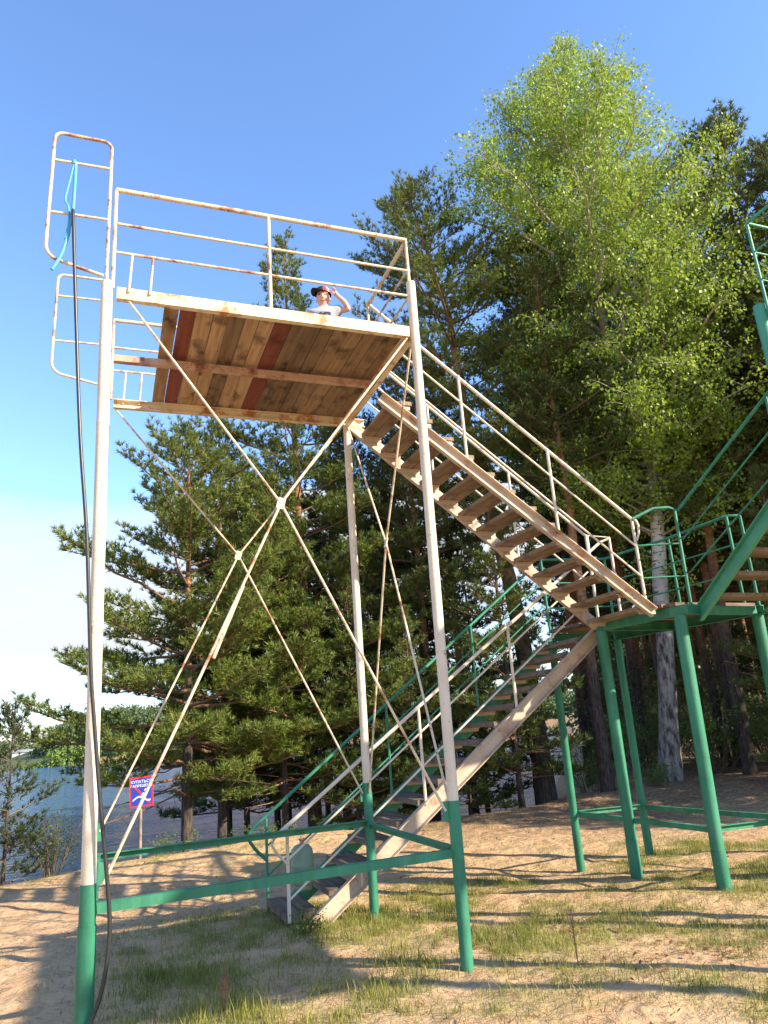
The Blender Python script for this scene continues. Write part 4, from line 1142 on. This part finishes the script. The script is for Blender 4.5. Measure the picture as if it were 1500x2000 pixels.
# dry stalk plants
def stalk(seed, H, n):
    rr = random.Random(seed); w = MB()
    for i in range(n):
        a = rr.uniform(0, 6.28); e = Vector((math.cos(a) * .12 * H, math.sin(a) * .12 * H, H * rr.uniform(.7, 1)))
        pts = [Vector((0, 0, -.03)), e * .5 + Vector((0, 0, .02)), e]; w.tube(pts, [.003, .0025, .001], 4, cap=False)
        for k in range(9):
            q = pts[1].lerp(e, rr.uniform(0, 1)); w.tube([q, q + Vector((rr.uniform(-.03, .03), rr.uniform(-.03, .03), .025))], [.003, .002], 3, cap=False)
    return w
m = Mat('dry_stem'); m.color(m.mix(m.noise(30, 2), (.20, .10, .06), (.36, .2, .12))).rough(.9)
for (x, y, h, n, lab) in ((.78, 5.50, .26, 5, 'reddish dry stalk plant at the lower edge near the front left post'), (3.18, 5.05, .42, 3, 'dry brown stalk plant on the sand right of the front right post'), (6.55, 6.1, .55, 3, 'thin brown bare seedling right of the front leg of the landing')):
    o = stalk(int(h * 100), h, n).build('dry_plant', m.m, None, origin=(0, 0, 0)); o.location = (x, y, gz(x, y)); tag(o, lab, 'plant')

# shade tree behind the photographer is not needed: the second tower throws the shade

# --- grass: blades
rs = np.random.RandomState(77)
def blades(N, xr, yr, hmin, hmax, dens_fn, wmul=1.0, bunch=14):
    K = int(N / bunch)
    cx = rs.uniform(*xr, K * 6); cy = rs.uniform(*yr, K * 6)
    d = dens_fn(cx, cy); keep = (rs.uniform(0, 1, K * 6) < d) & (land_d(cx, cy) > -.9); cx, cy, d = cx[keep][:K], cy[keep][:K], d[keep][:K]
    nb = np.maximum(3, (bunch * (.4 + 1.2 * rs.uniform(0, 1, len(cx)))).astype(int))
    X = np.repeat(cx, nb) + rs.normal(0, .045, nb.sum()); Y = np.repeat(cy, nb) + rs.normal(0, .045, nb.sum())
    Hh = np.repeat((hmin + (hmax - hmin) * rs.uniform(0, 1, len(cx)) ** 2.0 * (.45 + .75 * d)), nb) * rs.uniform(.45, 1.1, nb.sum())
    Hh = Hh * (.48 + .52 * np.exp(-(((X - .8) / 1.7) ** 2 + ((Y - 6.6) / 1.9) ** 2)))
    Z = ground_z(X, Y) - .01
    az = rs.uniform(0, 6.28, len(X)); ln = rs.uniform(.1, .65, len(X)) * Hh
    w = (.0022 + .007 * Hh) * wmul; fa = rs.uniform(0, 6.28, len(X))
    B0 = np.stack([X, Y, Z], 1); S = np.stack([np.cos(fa) * w, np.sin(fa) * w, 0 * w], 1)
    Mid = B0 + np.stack([np.cos(az) * ln * .35, np.sin(az) * ln * .35, Hh * .62], 1)
    T = B0 + np.stack([np.cos(az) * ln, np.sin(az) * ln, Hh], 1)
    q = np.stack([B0 - S, B0 + S, Mid + S * .7, Mid - S * .7], 1)
    t = np.stack([Mid - S * .7, Mid + S * .7, T, T], 1)
    return np.concatenate([q, t])
g1 = blades(150000, (-1.5, 9), (3.2, 10.5), .03, .20, lambda x, y: grass_density(x, y) ** 1.2, bunch=9)
g2 = blades(24000, (-3, 12), (9, 15), .04, .17, lambda x, y: grass_density(x, y))
o = link('grass', tri_mesh('grass', np.concatenate([g1, g2]), M['grass'])); tag(o, kind='stuff')
g3 = blades(9000, (-1.5, 11), (3.2, 12.5), .03, .20, lambda x, y: np.clip(.12 + .6 * grass_density(x, y), 0, 1), bunch=6)
o = link('dry_grass', tri_mesh('dry_grass', g3, M['dry'])); tag(o, kind='stuff')
# fallen leaves and needles
def litter(N, fn, size):
    x = rs.uniform(-1, 14, N); y = rs.uniform(3.4, 15, N); k = rs.uniform(0, 1, N) < fn(x, y); x, y = x[k], y[k]
    P = np.stack([x, y, ground_z(x, y) + .006], 1); n = rs.normal(0, 1, (len(x), 3)) * .35; n[:, 2] = 1; n /= np.linalg.norm(n, axis=1, keepdims=True)
    a = np.cross(n, rs.normal(0, 1, n.shape)); a /= np.linalg.norm(a, axis=1, keepdims=True); b_ = np.cross(n, a); s_ = size * rs.uniform(.5, 1.3, (len(x), 1))
    P[:, 2] += s_[:, 0] * .22
    return np.stack([P - a * s_ * .5, P + b_ * s_ * .3, P + a * s_ * .5 + n * s_ * .12, P - b_ * s_ * .3], 1)
l1 = litter(60000, lambda x, y: .75 * np.exp(-(((x - 4.15) / .5) ** 2 + ((y - 4.75) / .28) ** 2)) + .40 * np.exp(-(((x - 3.6) / .8) ** 2 + ((y - 6.1) / .45) ** 2)) + .10 * litter_mask(x, y) + .012, .045)
x = rs.uniform(-2, 13, 16000); y = rs.uniform(3.2, 15, 16000); kk = land_d(x, y) > -.5; x, y = x[kk], y[kk]
a = rs.uniform(0, 6.28, len(x)); l_ = rs.uniform(.015, .06, len(x)) * (1 + .8 * (rs.uniform(0, 1, len(x)) > .97)); z_ = ground_z(x, y) + .006
dx, dy = np.cos(a) * l_, np.sin(a) * l_; wx, wy = -np.sin(a) * .0028, np.cos(a) * .0028
tw = np.stack([np.stack([x - dx - wx, y - dy - wy, z_], 1), np.stack([x - dx + wx, y - dy + wy, z_], 1), np.stack([x + dx + wx, y + dy + wy, z_ + .012], 1), np.stack([x + dx - wx, y + dy - wy, z_ + .012], 1)], 1)
o = link('fallen_needles', tri_mesh('fallen_needles', tw, M['dead_leaf'])); tag(o, kind='stuff')
o = link('fallen_leaves', tri_mesh('fallen_leaves', l1, M['dead_leaf'])); tag(o, kind='stuff')

# --- far shore: wood, bright bushes, low buildings
def clump(P, n, R, size, rs_):
    C = np.repeat(np.asarray(P), n, 0); d = rs_.normal(0, 1, C.shape); d /= np.linalg.norm(d, axis=1, keepdims=True)
    C = C + d * (rs_.uniform(.35, 1, (len(C), 1)) * R); return leaves(C, size, rs_, .1)
rf = np.random.RandomState(9); tr = []
for i in range(1900):
    y = rf.uniform(196, 268); x = rf.uniform(-18, 150) + (y - 196) * .05
    if x < -17 + rf.uniform(0, 5): continue
    h = rf.uniform(4.0, 7.0) * min(1, (x + 24) / 16)
    z = gz(x, y)
    for k in range(3): tr.append((x + rf.uniform(-.5, .5), y, z + h * (.45 + .25 * k)))
far = clump(tr, 26, np.array([[1.15, 1.15, 1.5]]), .85, rf)
m_far = leaf_mat('far_foliage', (0.12, 0.165, 0.065), (0.20, 0.24, 0.10), (0.10, 0.14, 0.065), .2, .6, .12)
o = link('far_wood', tri_mesh('far_wood', far, m_far)); tag(o, kind='stuff')
tr = []
for i in range(420):                                       # the wood goes on behind the landing
    dist = rf.uniform(48, 75); th = math.atan2(FWD.x, FWD.y) + rf.uniform(.06, .75); x, y = math.sin(th) * dist, math.cos(th) * dist
    if float(land_d(np.array(x), np.array(y))) < 0: continue
    for k in range(7): tr.append((x + rf.uniform(-1.2, 1.2), y + rf.uniform(-1.2, 1.2), .5 + k * 1.15 + rf.uniform(-.4, .4)))
o = link('deep_wood', tri_mesh('deep_wood', clump(tr, 30, np.array([[1.2, 1.2, .9]]), .42, rf), M['needle_far'])); tag(o, kind='stuff')
tr = []
for i in range(700):
    y = rf.uniform(402, 470); x = rf.uniform(-190, 60); h = rf.uniform(4, 9)
    for k in range(3): tr.append((x + rf.uniform(-1, 1), y, 1 + h * (.3 + .3 * k)))
o = link('far_wood', tri_mesh('far_wood', clump(tr, 16, np.array([[2.2, 2.2, 2.4]]), 1.6, rf), leaf_mat('far_pale_foliage', (0.11, 0.15, 0.08), (0.18, 0.22, 0.11), (0.09, 0.12, 0.08), .2, .6, .1))); tag(o, kind='stuff')
BL = ('bright green willow bush on the far shore, left of the front left post', 'small bright bush on the far shore right beside the front left post', 'bright green willow bush on the far shore between the post and the dark pine', 'bright bush on the far shore just left of the dark pine boughs', 'olive bush at the left tip of the far shore')
for i, (x, y, h) in enumerate(((-9.5, 190, 5.6), (-5.6, 191, 4.0), (-1.2, 190.5, 6.0), (2.6, 190, 5.0), (-14.5, 189, 3.2))):
    pts = [(rf.normal(0, h * .28), rf.normal(0, h * .2), h * rf.uniform(.15, .85)) for q in range(26)]
    t = thing('willow_bush', (x, y, gz(x, y) - .2), BL[i], 'bush', 'bushes on the far shore')
    w = MB(); [w.tube([(0, 0, -.3), (px * .4, py * .4, pz * .5), (px, py, pz)], [.09, .06, .03], 4) for px, py, pz in pts[:6]]
    a = w.build('stems', M['twig'], None, origin=(0, 0, 0)); a.parent = t
    link('foliage', tri_mesh('foliage', clump(pts, 30, np.array([[h * .16] * 3]), .55, rf), M['willow_leaf']), t)
wm, rm = pmat('pale_wall', (.62, .60, .56), .8), pmat('grey_roof', (.28, .28, .30), .7)
for i, (x, y, w_, h) in enumerate(((-36.5, 399, 9, 2.6), (-26.5, 400, 6, 2.0))):
    z = gz(x, y); t = thing('lake_building', (x, y, z), ('long pale low building on the far beach behind the thin young pine', 'smaller pale shed on the far beach right of the long building')[i], 'building')
    b = MB(); b.bar((x - w_ / 2, y, z + h / 2), (x + w_ / 2, y, z + h / 2), 5, h); b.build('wall', wm, t)
    b = MB(); b.add([(x - w_ / 2 - .4, y - 3, z + h), (x + w_ / 2 + .4, y - 3, z + h), (x + w_ / 2 + .4, y + 3, z + h), (x - w_ / 2 - .4, y + 3, z + h), (x - w_ / 2 - .4, y, z + h + 1.3), (x + w_ / 2 + .4, y, z + h + 1.3)], [(0, 1, 5, 4), (2, 3, 4, 5), (0, 4, 3), (1, 2, 5), (3, 2, 1, 0)]); b.build('roof', rm, t)
